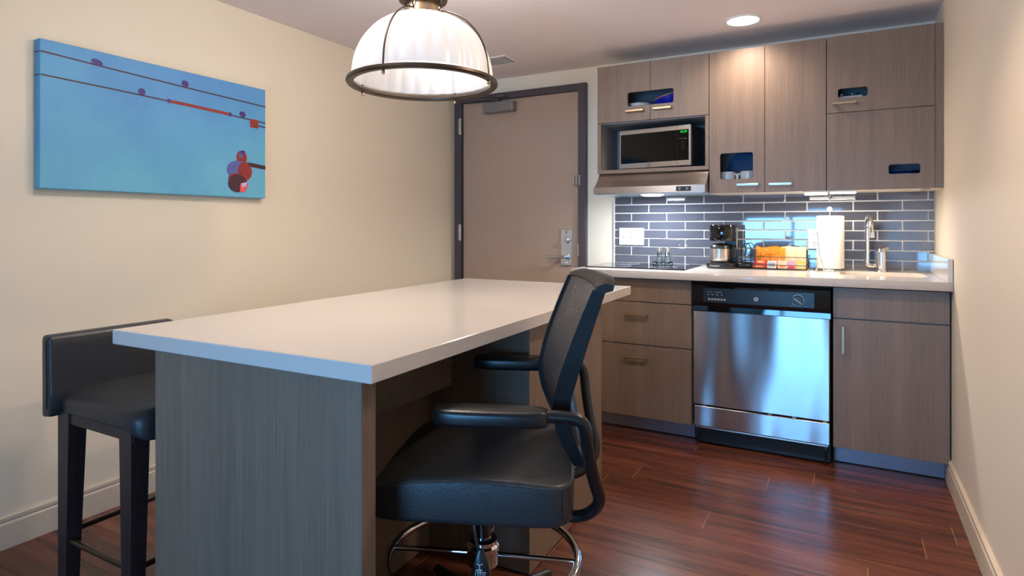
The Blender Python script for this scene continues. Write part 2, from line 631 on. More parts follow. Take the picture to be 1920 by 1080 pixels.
# wall behind the camera with the window the daylight comes through
wx0, wx1, wz0, wz1 = -1.40, -0.04, 0.42, 1.38
fw = front_plate([rect(XL - 0.1, XR + 0.1, 0, CEIL), rect(wx0, wx1, wz0, wz1)], YF - 0.1, YF)
structure('wall_front', fw, M['wall'])
win = bpy.data.objects.new('window_1', None)
COL.objects.link(win)
win['kind'] = 'structure'
fr = front_plate([rect(wx0, wx1, wz0, wz1), rect(wx0 + 0.05, -0.745, wz0 + 0.05, wz1 - 0.05),
                  rect(-0.695, wx1 - 0.05, wz0 + 0.05, wz1 - 0.05)], YF - 0.07, YF - 0.03)
finish(fr, 'window_frame', M['white'], win)
finish(box(nb(), wx0 + 0.05, wx1 - 0.05, YF - 0.053, YF - 0.049, wz0 + 0.05, wz1 - 0.05), 'pane', M['glass'], win)

# baseboards
def baseboard(name, pts, a0, a1, axis):
    return structure(name, prism(nb(), pts, axis, a0, a1), M['base'])
pf = [(0, 0), (0.014, 0), (0.014, 0.088), (0.009, 0.094), (0.009, 0.098), (0.0125, 0.100), (0.0125, 0.112), (0.006, 0.116), (0, 0.116)]
def bb(name, side):
    b = nb()
    if side == 'l':
        prism(b, [(XL + p[0], p[1]) for p in pf], 'y', YF, YB - 0.001)
    else:
        prism(b, [(XR - p[0], p[1]) for p in pf], 'y', YF, 3.395)
    return structure(name, b, M['base'])
bb('baseboard_left', 'l')
bb('baseboard_right', 'r')

# backsplash on the back wall: grout bed and every tile
TX0, TX1 = -1.356, 0.4085
TZ0, TZP = 0.9165, 0.0545
finish(box(nb(), TX0, TX1, 3.891, 3.8995, TZ0 - 0.001, 1.352), 'grout_bed', M['grout'], wall_back)
finish(box(nb(), TX0 - 0.006, TX0, 3.884, 3.8995, TZ0 - 0.001, 1.352), 'edge_trim', M['white'], wall_back)
tmesh = {}
G = 0.0034
for r_ in range(8):
    z0, z1 = TZ0 + r_ * TZP - (0.0 if r_ else 0.0), TZ0 + (r_ + 1) * TZP
    z1 = min(z1, 1.351)
    js = [TX0 - (0.0 if r_ % 2 == 0 else 0.1155) + 0.2315 * i for i in range(10)] + [TX1]
    js = sorted(j for j in js if j <= TX1)
    for a, b_ in zip(js[:-1], js[1:]):
        a = max(a, TX0)
        if b_ - a < 0.012:
            continue
        kk = (round(b_ - a, 4), round(z1 - z0, 4))
        if kk not in tmesh:
            b = box(nb(), G, kk[0] - G, -0.0052, 0.004, G, kk[1] - G, 0.0016, 2)
            me = bpy.data.meshes.new('tile')
            b.to_mesh(me)
            b.free()
            me.materials.append(M['tile'])
            tmesh[kk] = me
        o = bpy.data.objects.new('tile', tmesh[kk])
        o.location = (a, 3.890, z0)
        o.rotation_euler = (random.uniform(-1, 1) * 0.006, 0, random.uniform(-1, 1) * 0.004)
        COL.objects.link(o)
        o.parent = wall_back

# ------------------------------------------------------------------ entrance door
dr = bpy.data.objects.new('door_1', None)
COL.objects.link(dr)
dr['kind'] = 'structure'
class DR:
    root = dr
def dadd(name, bm, mat, parent=None, smooth=None, label=None):
    o = finish(bm, name, mat, parent or dr, smooth)
    if label:
        o['label'] = label
    return o
dadd('door_leaf', box(nb(), -2.560, -1.613, 3.880, 3.925, 0.006, 2.086, 0.002), M['door'])
fo = [(-2.630, 0.0), (-2.630, 2.136), (-1.553, 2.136), (-1.553, 0.0), (-1.610, 0.0), (-1.610, 2.089), (-2.563, 2.089), (-2.563, 0.0)]
frame = dadd('door_frame', front_plate([fo], 3.858, 3.8995, 0.003), M['dark'])
dadd('door_stop', front_plate([[(-2.574, 0.0), (-2.574, 2.098), (-1.601, 2.098), (-1.601, 0.0), (-1.6095, 0.0), (-1.6095, 2.0895), (-2.5625, 2.0895), (-2.5625, 0.0)]], 3.8998, 3.95), M['dark'])
for z in (1.854, 1.05, 0.24):
    b = box(nb(), -2.586, -2.562, 3.850, 3.858, z, z + 0.118, 0.001)
    cyl(b, (-2.566, 3.848, z - 0.004), (-2.566, 3.848, z + 0.122), 0.006, seg=12)
    dadd('hinge', b, M['satin'])
# mortise lock: long plate, thumb turn, lever
lp = dadd('lock_plate', box(nb(), -1.742, -1.660, 3.868, 3.880, 0.884, 1.134, 0.004, 2), M['satin'])
b = cyl(nb(), (-1.700, 3.868, 1.055), (-1.700, 3.848, 1.055), 0.018)
box(b, -1.706, -1.668, 3.838, 3.849, 1.052, 1.062, 0.002)
dadd('thumb_turn', b, M['satin'], lp, 30)
b = cyl(nb(), (-1.700, 3.868, 0.942), (-1.700, 3.825, 0.942), 0.012)
tube(b, smooth_path([(-1.695, 3.826, 0.942), (-1.74, 3.822, 0.944), (-1.79, 3.826, 0.940), (-1.835, 3.834, 0.944)]), 0.009, 12, flat=0.8)
dadd('lever_handle', b, M['satin'], lp, 40)
dadd('rose', cyl(nb(), (-1.700, 3.868, 0.942), (-1.700, 3.860, 0.942), 0.026), M['satin'], lp, 30)
b = box(nb(), -1.7025, -1.6975, 3.8665, 3.868, 1.110, 1.124)
dadd('keyhole_mark', b, M['ink'], lp)
dadd('badge', ball(nb(), (-1.700, 3.867, 0.905), 0.009, (1, 0.25, 0.6)), M['white'], lp, 30)
dadd('latch_plate', box(nb(), -1.6085, -1.603, 3.8548, 3.8578, 0.955, 1.035), M['satin'])
# swing guard on the frame at the latch side
b = nb()
for dx in (0, 0.020, 0.040):
    tube(b, [(-1.634 + dx, 3.850, 1.440), (-1.634 + dx, 3.843, 1.448), (-1.634 + dx, 3.843, 1.495), (-1.634 + dx, 3.850, 1.503)], 0.004, 8)
tube(b, [(-1.634, 3.846, 1.444), (-1.594, 3.846, 1.444)], 0.0035, 8)
tube(b, [(-1.634, 3.846, 1.499), (-1.594, 3.846, 1.499)], 0.0035, 8)
box(b, -1.600, -1.586, 3.850, 3.858, 1.436, 1.508, 0.001)
dadd('swing_guard', b, M['satin'], None, 40)
# door closer body and arm
cl = dadd('door_closer', box(nb(), -2.345, -2.095, 3.812, 3.880, 1.990, 2.062, 0.006, 2), M['greymetal'])
b = box(nb(), -2.25, -2.21, 3.828, 3.862, 2.062, 2.078, 0.003)
tube(b, [(-2.23, 3.845, 2.084), (-2.42, 3.76, 2.088), (-2.43, 3.765, 2.088)], 0.008, 8)
tube(b, [(-2.425, 3.762, 2.098), (-2.30, 3.835, 2.108)], 0.007, 8)
box(b, -2.33, -2.17, 3.838, 3.858, 2.096, 2.118, 0.002)
dadd('closer_arm', b, M['dark'], cl, 40)
for x in (-2.24, -2.215, -2.19):
    dadd('screw', ball(nb(), (x, 3.838, 2.107), 0.004), M['satin'], cl, 40)

# ------------------------------------------------------------------ wall art
T = Thing('wall_art', 'blue canvas of birds on wires and a rusty lamp hung on the left wall', 'artwork', (-2.66, 1.628, 1.30))
cv = T.add('canvas', box(nb(), -2.6595, -2.620, 1.129, 2.128, 1.302, 1.860, 0.003, 2), M['canvas'])
AX = -2.6192
def art_poly(name, pts, mat, d=0):
    pts = [(y_, z_) for y_, z_ in pts]
    b = nb()
    prism(b, pts, 'x', AX - 0.0004 + d * 0.0003, AX + d * 0.0003)
    return T.add(name, b, M[mat], cv)
def art_line(name, pts, w, mat, d=0):
    up = [(a, z_ + w / 2) for a, z_ in pts]
    dn = [(a, z_ - w / 2) for a, z_ in reversed(pts)]
    return art_poly(name, up + dn, mat, d)
def ell(cy, cz, ry, rz, rot=0, n=20):
    c_, s_ = math.cos(rot), math.sin(rot)
    return [(cy + ry * math.cos(t) * c_ - rz * math.sin(t) * s_, cz + ry * math.cos(t) * s_ + rz * math.sin(t) * c_)
            for t in [2 * math.pi * i / n for i in range(n)]]
art_line('wire', [(1.131, 1.812), (1.4, 1.800), (1.75, 1.786), (2.127, 1.773)], 0.0060, 'artdark')
art_line('wire', [(1.131, 1.725), (1.4, 1.719), (1.75, 1.708), (2.127, 1.689)], 0.0060, 'artdark')
art_line('wire', [(2.05, 1.672), (2.127, 1.666)], 0.0060, 'artdark')
for x_a in ((1.812), (1.725)):                      # the wires run on round the canvas edge
    b = box(nb(), -2.6590, -2.6205, 1.1284, 1.1292, x_a - 0.002, x_a + 0.002)
    T.add('wire', b, M['artdark'], cv)
for (cy, cz, ry, rz) in ((1.325, 1.815, 0.022, 0.012), (1.694, 1.804, 0.017, 0.015), (1.501, 1.731, 0.015, 0.015), (1.992, 1.713, 0.018, 0.014)):
    art_poly('bird', ell(cy, cz, ry, rz, -0.2), 'artviolet', 1)
art_line('spacer_rod', [(1.617, 1.713), (1.75, 1.709), (1.925, 1.702)], 0.014, 'artred', 2)
art_poly('rod_end', rect(1.612, 1.625, 1.704, 1.722), 'artviolet', 3)
art_poly('rod_end', rect(1.917, 1.930, 1.693, 1.711), 'artviolet', 3)
art_poly('connector_box', rrect(2.035, 2.083, 1.655, 1.698, 0.006), 'artred', 2)
art_poly('lamp_arm', [(2.015, 1.478), (2.045, 1.477), (2.127, 1.47), (2.127, 1.45), (2.045, 1.456), (2.023, 1.457)], 'artdark', 1)
art_poly('lamp_bird', [(2.016, 1.505), (2.016, 1.495), (2.015, 1.485), (2.01, 1.476), (2.004, 1.469), (1.997, 1.465), (1.988, 1.463), (1.98, 1.464), (1.972, 1.468), (1.965, 1.474), (1.96, 1.482), (1.957, 1.491), (1.957, 1.501), (1.958, 1.511), (1.963, 1.52), (1.969, 1.526), (1.976, 1.531), (1.984, 1.533), (1.993, 1.532), (2.001, 1.529), (2.008, 1.523), (2.013, 1.514)], 'artred', 2)
art_poly('lamp_bird_head', [(2.006, 1.526), (2.006, 1.523), (2.004, 1.52), (2.002, 1.517), (1.999, 1.516), (1.995, 1.514), (1.991, 1.514), (1.987, 1.514), (1.984, 1.516), (1.982, 1.518), (1.98, 1.52), (1.98, 1.523), (1.98, 1.526), (1.982, 1.529), (1.984, 1.531), (1.987, 1.533), (1.991, 1.534), (1.995, 1.535), (1.999, 1.534), (2.002, 1.533), (2.004, 1.531), (2.006, 1.529)], 'artviolet', 3)
art_poly('lamp_bird_wing', [(1.993, 1.509), (1.992, 1.506), (1.991, 1.502), (1.989, 1.5), (1.986, 1.498), (1.983, 1.496), (1.98, 1.496), (1.976, 1.497), (1.974, 1.498), (1.971, 1.501), (1.97, 1.503), (1.97, 1.507), (1.97, 1.51), (1.971, 1.513), (1.974, 1.516), (1.976, 1.518), (1.98, 1.519), (1.983, 1.519), (1.986, 1.519), (1.989, 1.517), (1.991, 1.515), (1.992, 1.512)], 'artpurple', 4)
art_poly('lamp_hood', [(2.042, 1.415), (2.033, 1.403), (2.02, 1.392), (2.003, 1.385), (1.984, 1.382), (1.964, 1.383), (1.944, 1.388), (1.928, 1.397), (1.915, 1.408), (1.907, 1.421), (1.904, 1.434), (1.906, 1.448), (1.914, 1.46), (1.926, 1.471), (1.943, 1.478), (1.962, 1.481), (1.982, 1.481), (2.001, 1.476), (2.019, 1.468), (2.032, 1.457), (2.041, 1.444), (2.045, 1.429)], 'artpurple', 3)
art_poly('lamp_hood_rust', [(2.044, 1.444), (2.046, 1.432), (2.044, 1.419), (2.04, 1.408), (2.033, 1.398), (2.023, 1.392), (2.012, 1.389), (2.001, 1.389), (1.989, 1.393), (1.98, 1.4), (1.972, 1.41), (1.967, 1.421), (1.965, 1.434), (1.966, 1.446), (1.97, 1.457), (1.977, 1.467), (1.987, 1.473), (1.997, 1.477), (2.009, 1.477), (2.02, 1.473), (2.03, 1.466), (2.038, 1.456)], 'artred', 4)
art_poly('lamp_skirt', [(2.018, 1.365), (2.011, 1.357), (2.001, 1.352), (1.987, 1.349), (1.973, 1.349), (1.957, 1.352), (1.943, 1.357), (1.93, 1.364), (1.92, 1.373), (1.914, 1.383), (1.912, 1.393), (1.915, 1.402), (1.921, 1.41), (1.931, 1.415), (1.944, 1.419), (1.959, 1.419), (1.974, 1.416), (1.989, 1.411), (2.002, 1.404), (2.012, 1.395), (2.018, 1.385), (2.02, 1.374)], 'artred', 5)
art_poly('lamp_glass', [(2.011, 1.355), (2.003, 1.344), (1.992, 1.335), (1.979, 1.329), (1.964, 1.326), (1.95, 1.327), (1.936, 1.332), (1.925, 1.339), (1.916, 1.349), (1.911, 1.361), (1.911, 1.373), (1.914, 1.385), (1.921, 1.396), (1.932, 1.405), (1.945, 1.411), (1.959, 1.414), (1.974, 1.413), (1.988, 1.409), (2.0, 1.402), (2.009, 1.392), (2.014, 1.38), (2.014, 1.367)], 'artdark', 6)
art_poly('lamp_glint', [(1.978, 1.369), (2.018, 1.381), (2.021, 1.363), (2.015, 1.346), (1.999, 1.328), (1.976, 1.328)], 'artcoral', 7)
art_poly('lamp_glint', [(1.983, 1.371), (2.016, 1.38), (2.011, 1.359), (1.988, 1.35)], 'artlilac', 8)

# ------------------------------------------------------------------ helpers for kitchen units
def bar_handle(T, parent, x0, x1, y, z, mat='nickel', vertical=False, name='handle', label=None):
    """flat bar on two posts, standing 28 mm off the front whose face is at y"""
    b = nb()
    t = 0.0055
    if vertical:        # x0,x1 are z range, z is x
        box(b, z - t, z + t, y - 0.030, y - 0.021, x0, x1, 0.001)
        for q in (x0 + 0.006, x1 - 0.006):
            box(b, z - t, z + t, y - 0.022, y, q - 0.005, q + 0.005)
    else:
        box(b, x0, x1, y - 0.030, y - 0.021, z - t, z + t, 0.001)
        for q in (x0 + 0.006, x1 - 0.006):
            box(b, q - 0.005, q + 0.005, y - 0.022, y, z - t, z + t)
    return T.add(name, b, M[mat], parent, None, label)

# ------------------------------------------------------------------ base units and worktop
CF = 3.30                                           # cabinet front plane
T = Thing('drawer_cabinet', 'taupe base cabinet with two drawers left of the dishwasher', 'cabinet', (-1.05, 3.6, 0))
T.add('carcass', box(nb(), -1.385, -0.722, CF + 0.02, 3.888, 0.098, 0.868), M['inner'])
T.add('false_front', box(nb(), -1.385, -0.7235, CF, CF + 0.019, 0.740, 0.866, 0.001), M['wood'])
for z0, z1, hz in ((0.502, 0.735, 0.665), (0.098, 0.497, 0.428)):
    d = T.add('drawer', box(nb(), -1.385, -0.7235, CF, CF + 0.019, z0, z1, 0.001), M['wood'])
    bar_handle(T, d, -1.092, -0.962, CF, hz)
T.add('toe_kick', box(nb(), -1.385, -0.722, 3.395, 3.410, 0.004, 0.098), M['alu'])

T = Thing('sink_cabinet', 'taupe base cabinet with one door between dishwasher and right wall', 'cabinet', (0.17, 3.6, 0))
b = box(nb(), -0.052, 0.405, CF + 0.02, 3.888, 0.098, 0.720)
T.add('carcass', b, M['inner'])
T.add('side_panel', box(nb(), -0.056, -0.052, CF + 0.02, 3.888, 0.004, 0.868), M['blackmatte'])
T.add('false_front', box(nb(), -0.056, 0.403, CF, CF + 0.019, 0.722, 0.866, 0.001), M['wood'])
d = T.add('door', box(nb(), -0.056, 0.403, CF, CF + 0.019, 0.100, 0.716, 0.001), M['wood'])
bar_handle(T, d, 0.553, 0.686, CF, -0.014, vertical=True)
T.add('toe_kick', box(nb(), -0.056, 0.395, 3.395, 3.410, 0.004, 0.098), M['alu'])

# worktop with the sink cut-out
SX0, SX1, SY0, SY1 = -0.030, 0.345, 3.475, 3.785
T = Thing('countertop', 'white quartz kitchen countertop running from the door to the right wall', 'countertop', (-0.5, 3.57, 0.874))
slab = plate([rect(-1.392, 0.408, 3.245, 3.889), rrect(SX0, SX1, SY0, SY1, 0.075)], 0.040, Matrix.Translation((0, 0, 0.894)), 0.0015)
T.add('slab', slab, M['quartz'])
T.add('side_splash', box(nb(), 0.389, 0.408, 3.250, 3.884, 0.9145, 1.016, 0.0015), M['quartz'])

T = Thing('sink', 'oval edged cream undermount sink set in the countertop', 'sink', (0.157, 3.63, 0.72))
b = nb()
prev = None
for (ins, z) in ((-0.012, 0.8735), (0.002, 0.8735), (0.006, 0.860), (0.018, 0.760), (0.045, 0.735), (0.10, 0.733)):
    lp_ = rrect(SX0 + ins, SX1 - ins, SY0 + ins, SY1 - ins, max(0.02, 0.075 - ins * 0.3), 6)
    ring = [b.verts.new((p[0], p[1], z)) for p in lp_]
    if prev:
        for i in range(len(ring)):
            b.faces.new((prev[i], prev[(i + 1) % len(ring)], ring[(i + 1) % len(ring)], ring[i]))
    prev = ring
b.faces.new(prev)
T.add('basin', b, M['ceramic'], None, 40)
T.add('drain', cyl(nb(), (0.157, 3.63, 0.7335), (0.157, 3.63, 0.738), 0.04), M['chrome'], None, 30)

# faucet
T = Thing('faucet', 'chrome single lever gooseneck faucet behind the sink', 'faucet', (0.165, 3.835, 0.914))
FX, FY = 0.165, 3.838
b = cyl(nb(), (FX, FY, 0.9145), (FX, FY, 0.918), 0.032, 0.030, 32)
cyl(b, (FX, FY, 0.918), (FX, FY, 1.020), 0.026, 0.026, 32)
T.add('body', b, M['chrome'], None, 30)
b = cyl(nb(), (FX, FY, 1.021), (FX, FY, 1.036), 0.026, 0.020, 32)
tube(b, [(FX, FY, 1.030), (FX + 0.03, FY - 0.01, 1.042), (FX + 0.036, FY - 0.012, 1.043)], 0.007, 10)
T.add('lever', b, M['chrome'], None, 30)
PX = 0.100
pts = smooth_path([(FX - 0.02, FY, 0.948), (PX + 0.03, FY, 0.944), (PX - 0.002, FY, 0.948), (PX, FY, 0.99)], 3)
T.add('base_elbow', tube(nb(), pts, 0.0125, 14), M['chrome'], None, 40)
arc = [(PX, FY, 0.985)] + [(PX, FY, 1.12)]
for i in range(13):
    a = math.pi * i / 12
    arc.append((PX + 0.012 * (1 - math.cos(a)) * 0.6, FY - 0.062 * (1 - math.cos(a)), 1.150 + 0.058 * math.sin(a)))
arc.append((PX + 0.017, FY - 0.126, 1.115))
T.add('gooseneck', tube(nb(), arc, 0.0115, 14), M['chrome'], None, 40)
T.add('spout_tip', cyl(nb(), (PX + 0.016, FY - 0.125, 1.128), (PX + 0.018, FY - 0.127, 1.098), 0.0145, 0.0135, 20), M['chrome'], None, 40)

# cooktop
T = Thing('cooktop', 'flat black glass cooktop set in the counter under the hood', 'cooktop', (-1.08, 3.63, 0.914))
T.add('glass_top', box(nb(), -1.372, -0.783, 3.395, 3.860, 0.9142, 0.9195, 0.0015), M['blackglass'])
for cx_, cy_, rr in ((-1.22, 3.75, 0.075), (-0.93, 3.75, 0.09), (-1.22, 3.52, 0.09), (-0.93, 3.52, 0.075)):
    b = nb()
    tube(b, [(cx_ + rr * math.cos(2 * math.pi * i / 40), cy_ + rr * math.sin(2 * math.pi * i / 40), 0.9193) for i in range(40)], 0.0008, 4, True)
    T.add('burner_ring', b, M['greytext'])

# dishwasher
T = Thing('dishwasher', 'stainless steel dishwasher with black control panel between the base cabinets', 'dishwasher', (-0.39, 3.58, 0))
T.add('tub_body', box(nb(), -0.712, -0.066, 3.325, 3.886, 0.03, 0.868), M['blackmatte'])
T.add('steel_door', box(nb(), -0.708, -0.070, 3.278, 3.325, 0.222, 0.716, 0.004, 2), M['dwsteel'])
cpn = prism(nb(), [(3.325, 0.716), (3.270, 0.716), (3.272, 0.742), (3.268, 0.760), (3.268, 0.850), (3.276, 0.864), (3.325, 0.864)], 'x', -0.714, -0.066)
cp = T.add('control_panel', cpn, M['blackgloss'])
T.add('panel_recess', box(nb(), -0.655, -0.135, 3.2655, 3.268, 0.762, 0.838, 0.001), M['blackplastic'], cp)
lt = box(nb(), -0.50, -0.34, 3.258, 3.2655, 0.838, 0.846, 0.001)
T.add('latch_grip', lt, M['blackmatte'], cp)
T.add('lower_panel', box(nb(), -0.706, -0.070, 3.280, 3.320, 0.108, 0.214, 0.003), M['dwsteel'])
T.add('lip_strip', box(nb(), -0.700, -0.076, 3.286, 3.318, 0.098, 0.106, 0.001), M['steel'])
T.add('kick_plate', box(nb(), -0.700, -0.070, 3.330, 3.345, 0.012, 0.100), M['blackplastic'])
for x in (-0.655, -0.335, -0.225, -0.09):
    T.add('panel_clip', box(nb(), x - 0.008, x + 0.008, 3.284, 3.320, 0.2145, 0.2215), M['nickel'])
for x in (-0.688, -0.088):
    b = box(nb(), x - 0.009, x + 0.009, 3.305, 3.32, 0.074, 0.098, 0.001)
    cyl(b, (x, 3.318, 0.0), (x, 3.318, 0.074), 0.004, seg=8)
    T.add('levelling_foot', b, M['blackplastic'])
def ftext(T, s, size, x, y, z, mat, parent, name='lettering', sx=1.0):
    return T.add(name, text_bm(s, size, Matrix.Translation((x, y, z)) @ FRONT, 0.0003, sx=sx), M[mat], parent)
yk = 3.2650
def emblem(T, x, y, z, r, mat, parent, body='GE'):
    b = nb()
    for rr in (r, r * 0.78):
        tube(b, [(x + rr * math.cos(2 * math.pi * i / 28), y, z + rr * math.sin(2 * math.pi * i / 28)) for i in range(28)], r * 0.07, 5, True)
    T.add('emblem_ring', b, M[mat], parent)
    ftext(T, body, r * 1.05, x, y, z, mat, parent, 'emblem_letters')
emblem(T, -0.398, yk, 0.792, 0.010, 'whitetext', cp)
for i in range(6):
    x = -0.632 + i * 0.0155
    T.add('button', box(nb(), x, x + 0.012, 3.2642, 3.2656, 0.775, 0.785, 0.0005), M['greytext'], cp)
ftext(T, 'WASH', 0.0085, -0.625, yk, 0.817, 'greytext', cp)
ftext(T, 'OPTIONS', 0.0085, -0.580, yk, 0.817, 'greytext', cp)
for x, z in ((-0.632, 0.802), (-0.612, 0.802), (-0.588, 0.802), (-0.565, 0.802)):
    T.add('indicator', box(nb(), x, x + 0.004, 3.2645, 3.2656, z, z + 0.004), M['whitetext'], cp)
kn = T.add('dial', cyl(nb(), (-0.208, 3.2655, 0.797), (-0.208, 3.246, 0.797), 0.024, 0.022, 32), M['blackplastic'], cp, 30)
b = nb()
tube(b, [(-0.208 + 0.0275 * math.cos(t), 3.2652, 0.797 + 0.0275 * math.sin(t)) for t in [R(-150 + 290 * i / 24) for i in range(25)]], 0.0011, 5)
T.add('dial_scale', b, M['whitetext'], cp)
b = box(nb(), -0.0215, 0.0215, -0.006, 0.0, -0.003, 0.003, 0.001)
b.transform(Matrix.Translation((-0.208, 3.246, 0.797)) @ Matrix.Rotation(R(35), 4, 'Y'))
T.add('dial_grip', b, M['greytext'], cp)
ftext(T, 'START', 0.007, -0.235, yk, 0.768, 'greytext', cp)
ftext(T, 'OFF', 0.007, -0.172, yk, 0.770, 'greytext', cp)

# ------------------------------------------------------------------ wall units
UF, UT, UB = 3.55, 2.139, 1.344                     # front plane, top, bottom
UR = 3.889
def shell(b, x0, x1, y0, y1, z0, z1, t=0.016):
    box(b, x0, x0 + t, y0, y1, z0, z1)
    box(b, x1 - t, x1, y0, y1, z0, z1)
    box(b, x0 + t, x1 - t, y0, y1, z1 - t, z1)
    box(b, x0 + t, x1 - t, y0, y1, z0, z0 + t)
    box(b, x0 + t, x1 - t, y1 - t, y1, z0 + t, z1 - t)
    return b

T = Thing('microwave_cabinet', 'taupe wall cabinet with two small doors above the open microwave niche', 'cabinet', (-1.02, 3.72, 1.48))
x0, x1 = -1.349, -0.682
b = shell(nb(), x0, x1, UF + 0.02, UR, 1.480, UT)
box(b, x0 + 0.016, x1 - 0.016, UF + 0.02, UR - 0.016, 1.786, 1.802)
T.add('carcass', b, M['inner'])
b = box(nb(), x0, x0 + 0.022, UF, UF + 0.0195, 1.480, 1.789)
box(b, x1 - 0.020, x1, UF, UF + 0.0195, 1.480, 1.789)
box(b, x0 + 0.022, x1 - 0.020, UF, UF + 0.0195, 1.480, 1.502)
T.add('niche_edging', b, M['wood_h'])
T.add('side_panel', box(nb(), x0 - 0.001, x0 - 0.0002, UF + 0.0, UR, 1.480, UT), M['wood'])
dL = [[(x0, 1.792), (-1.0205, 1.792), (-1.0205, 1.880)] + [(-1.148, 1.880), (-1.1555, 1.883), (-1.1585, 1.890), (-1.1585, 1.954), (-1.1555, 1.961), (-1.148, 1.964)] + [(-1.0205, 1.964), (-1.0205, UT), (x0, UT)]]
d = T.add('door', front_plate(dL, UF, UF + 0.018), M['wood'])
bar_handle(T, d, -1.163, -1.055, UF, 1.849)
dR = [[(-1.0175, 1.792), (x1 - 0.001, 1.792), (x1 - 0.001, UT), (-1.0175, UT), (-1.0175, 1.964)] + [(-0.892, 1.964), (-0.8845, 1.961), (-0.8815, 1.954), (-0.8815, 1.890), (-0.8845, 1.883), (-0.892, 1.880)] + [(-1.0175, 1.880)]]
d = T.add('door', front_plate(dR, UF, UF + 0.018), M['wood'])
bar_handle(T, d, -0.998, -0.890, UF, 1.850)

T = Thing('tall_wall_cabinet', 'tall taupe wall cabinet with two full height doors and a mug cutout', 'cabinet', (-0.385, 3.72, 1.344))
x0, x1 = -0.680, -0.092
b = shell(nb(), x0, x1, UF + 0.02, UR, UB + 0.004, UT)
box(b, x0 + 0.016, x1 - 0.016, UF + 0.025, UR - 0.016, 1.62, 1.636)
T.add('carcass', b, M['inner'])
T.add('underside', box(nb(), x0, x1, UF + 0.02, UR, UB, UB + 0.0035), M['under'])
d = T.add('door', front_plate([rect(x0 + 0.001, -0.3895, UB, UT), rrect(-0.622, -0.448, 1.420, 1.566, 0.014)], UF, UF + 0.018), M['wood'])
bar_handle(T, d, -0.530, -0.418, UF, 1.387, 'satin')
d = T.add('door', front_plate([rect(-0.3865, x1 - 0.001, UB, UT)], UF, UF + 0.018), M['wood'])
bar_handle(T, d, -0.366, -0.254, UF, 1.385, 'satin')

T = Thing('lift_door_cabinet', 'taupe wall cabinet with two wide doors one above the other by the right wall', 'cabinet', (0.16, 3.72, 1.344))
x0, x1 = -0.090, 0.374
b = shell(nb(), x0, x1, UF + 0.02, UR, UB + 0.004, UT)
box(b, x0 + 0.016, x1 - 0.016, UF + 0.022, UR - 0.016, 1.735, 1.751)
T.add('carcass', b, M['inner'])
T.add('underside', box(nb(), x0, x1, UF + 0.02, UR, UB, UB + 0.0035), M['under'])
d = T.add('door', front_plate([rect(x0 + 0.001, x1 - 0.001, 1.744, UT), rrect(-0.038, 0.094, 1.818, 1.866, 0.012)], UF, UF + 0.018), M['wood'])
bar_handle(T, d, -0.062, 0.046, UF, 1.789)
d = T.add('door', front_plate([rect(x0 + 0.001, x1 - 0.001, UB, 1.741), rrect(0.184, 0.316, 1.418, 1.466, 0.012)], UF, UF + 0.018), M['wood'])
T.add('filler_strip', box(nb(), 0.3745, 0.4085, UF + 0.006, UF + 0.022, UB, UT), M['wood'])
T.add('filler_side', box(nb(), 0.3745, 0.4085, UF + 0.022, UR, UB, UB + 0.012), M['under'])

# things seen through the cut-outs
def bowl(name, label, cat, c, r, hgt, mat, rim=None, group=None):
    T = Thing(name, label, cat, c, 0, True, group)
    T.add('bowl_body', lathe(nb(), [(0.001, 0), (r * 0.45, 0), (r * 0.8, hgt * 0.45), (r, hgt), (r * 0.96, hgt), (r * 0.76, hgt * 0.5), (r * 0.4, hgt * 0.12), (0.001, hgt * 0.1)], seg=28), M[mat], None, 40)
    if rim:
        T.add('rim', tube(nb(), [(r * 0.98 * math.cos(2 * math.pi * i / 28), r * 0.98 * math.sin(2 * math.pi * i / 28), hgt) for i in range(28)], 0.003, 6, True), M[rim])
    return T
bowl('serving_bowl', 'cobalt blue bowl with orange rim behind the top left cutout', 'bowl', (-0.915, 3.72, 1.825), 0.105, 0.120, 'cobalt', 'orange').root.rotation_euler = (0, R(-12), 0)
bowl('small_bowl', 'white bowl behind the left end of the top left cutout', 'bowl', (-1.125, 3.68, 1.803), 0.075, 0.108, 'mug')
def mug(x, ha, label):
    T = Thing('mug', label, 'mug', (x, 3.66, 1.365), 0, True, 'mugs in the tall cabinet')
    T.add('mug_body', lathe(nb(), [(0.001, 0.0), (0.040, 0.0), (0.042, 0.004), (0.043, 0.104), (0.040, 0.104), (0.039, 0.008), (0.001, 0.008)], seg=28), M['mug'], None, 40)
    T.add('mug_handle', tube(nb(), smooth_path([(ha * 0.042, -0.005, 0.09), (ha * 0.054, -0.012, 0.092), (ha * 0.054, -0.012, 0.03), (ha * 0.042, -0.005, 0.03)]), 0.006, 8), M['mug'], None, 40)
mug(-0.600, 1, 'left white mug behind the square cabinet cutout, handle to the right')
mug(-0.488, -1, 'right white mug behind the square cabinet cutout, handle to the left')
T = Thing('dinner_plate', 'large blue plate standing upright behind the white mugs', 'plate', (-0.50, 3.80, 1.364), 0, False)
b = cyl(nb(), (-0.50, 3.815, 1.490), (-0.50, 3.825, 1.490), 0.124, 0.118, 40)
T.add('plate_body', b, M['blueplate'], None, 30)
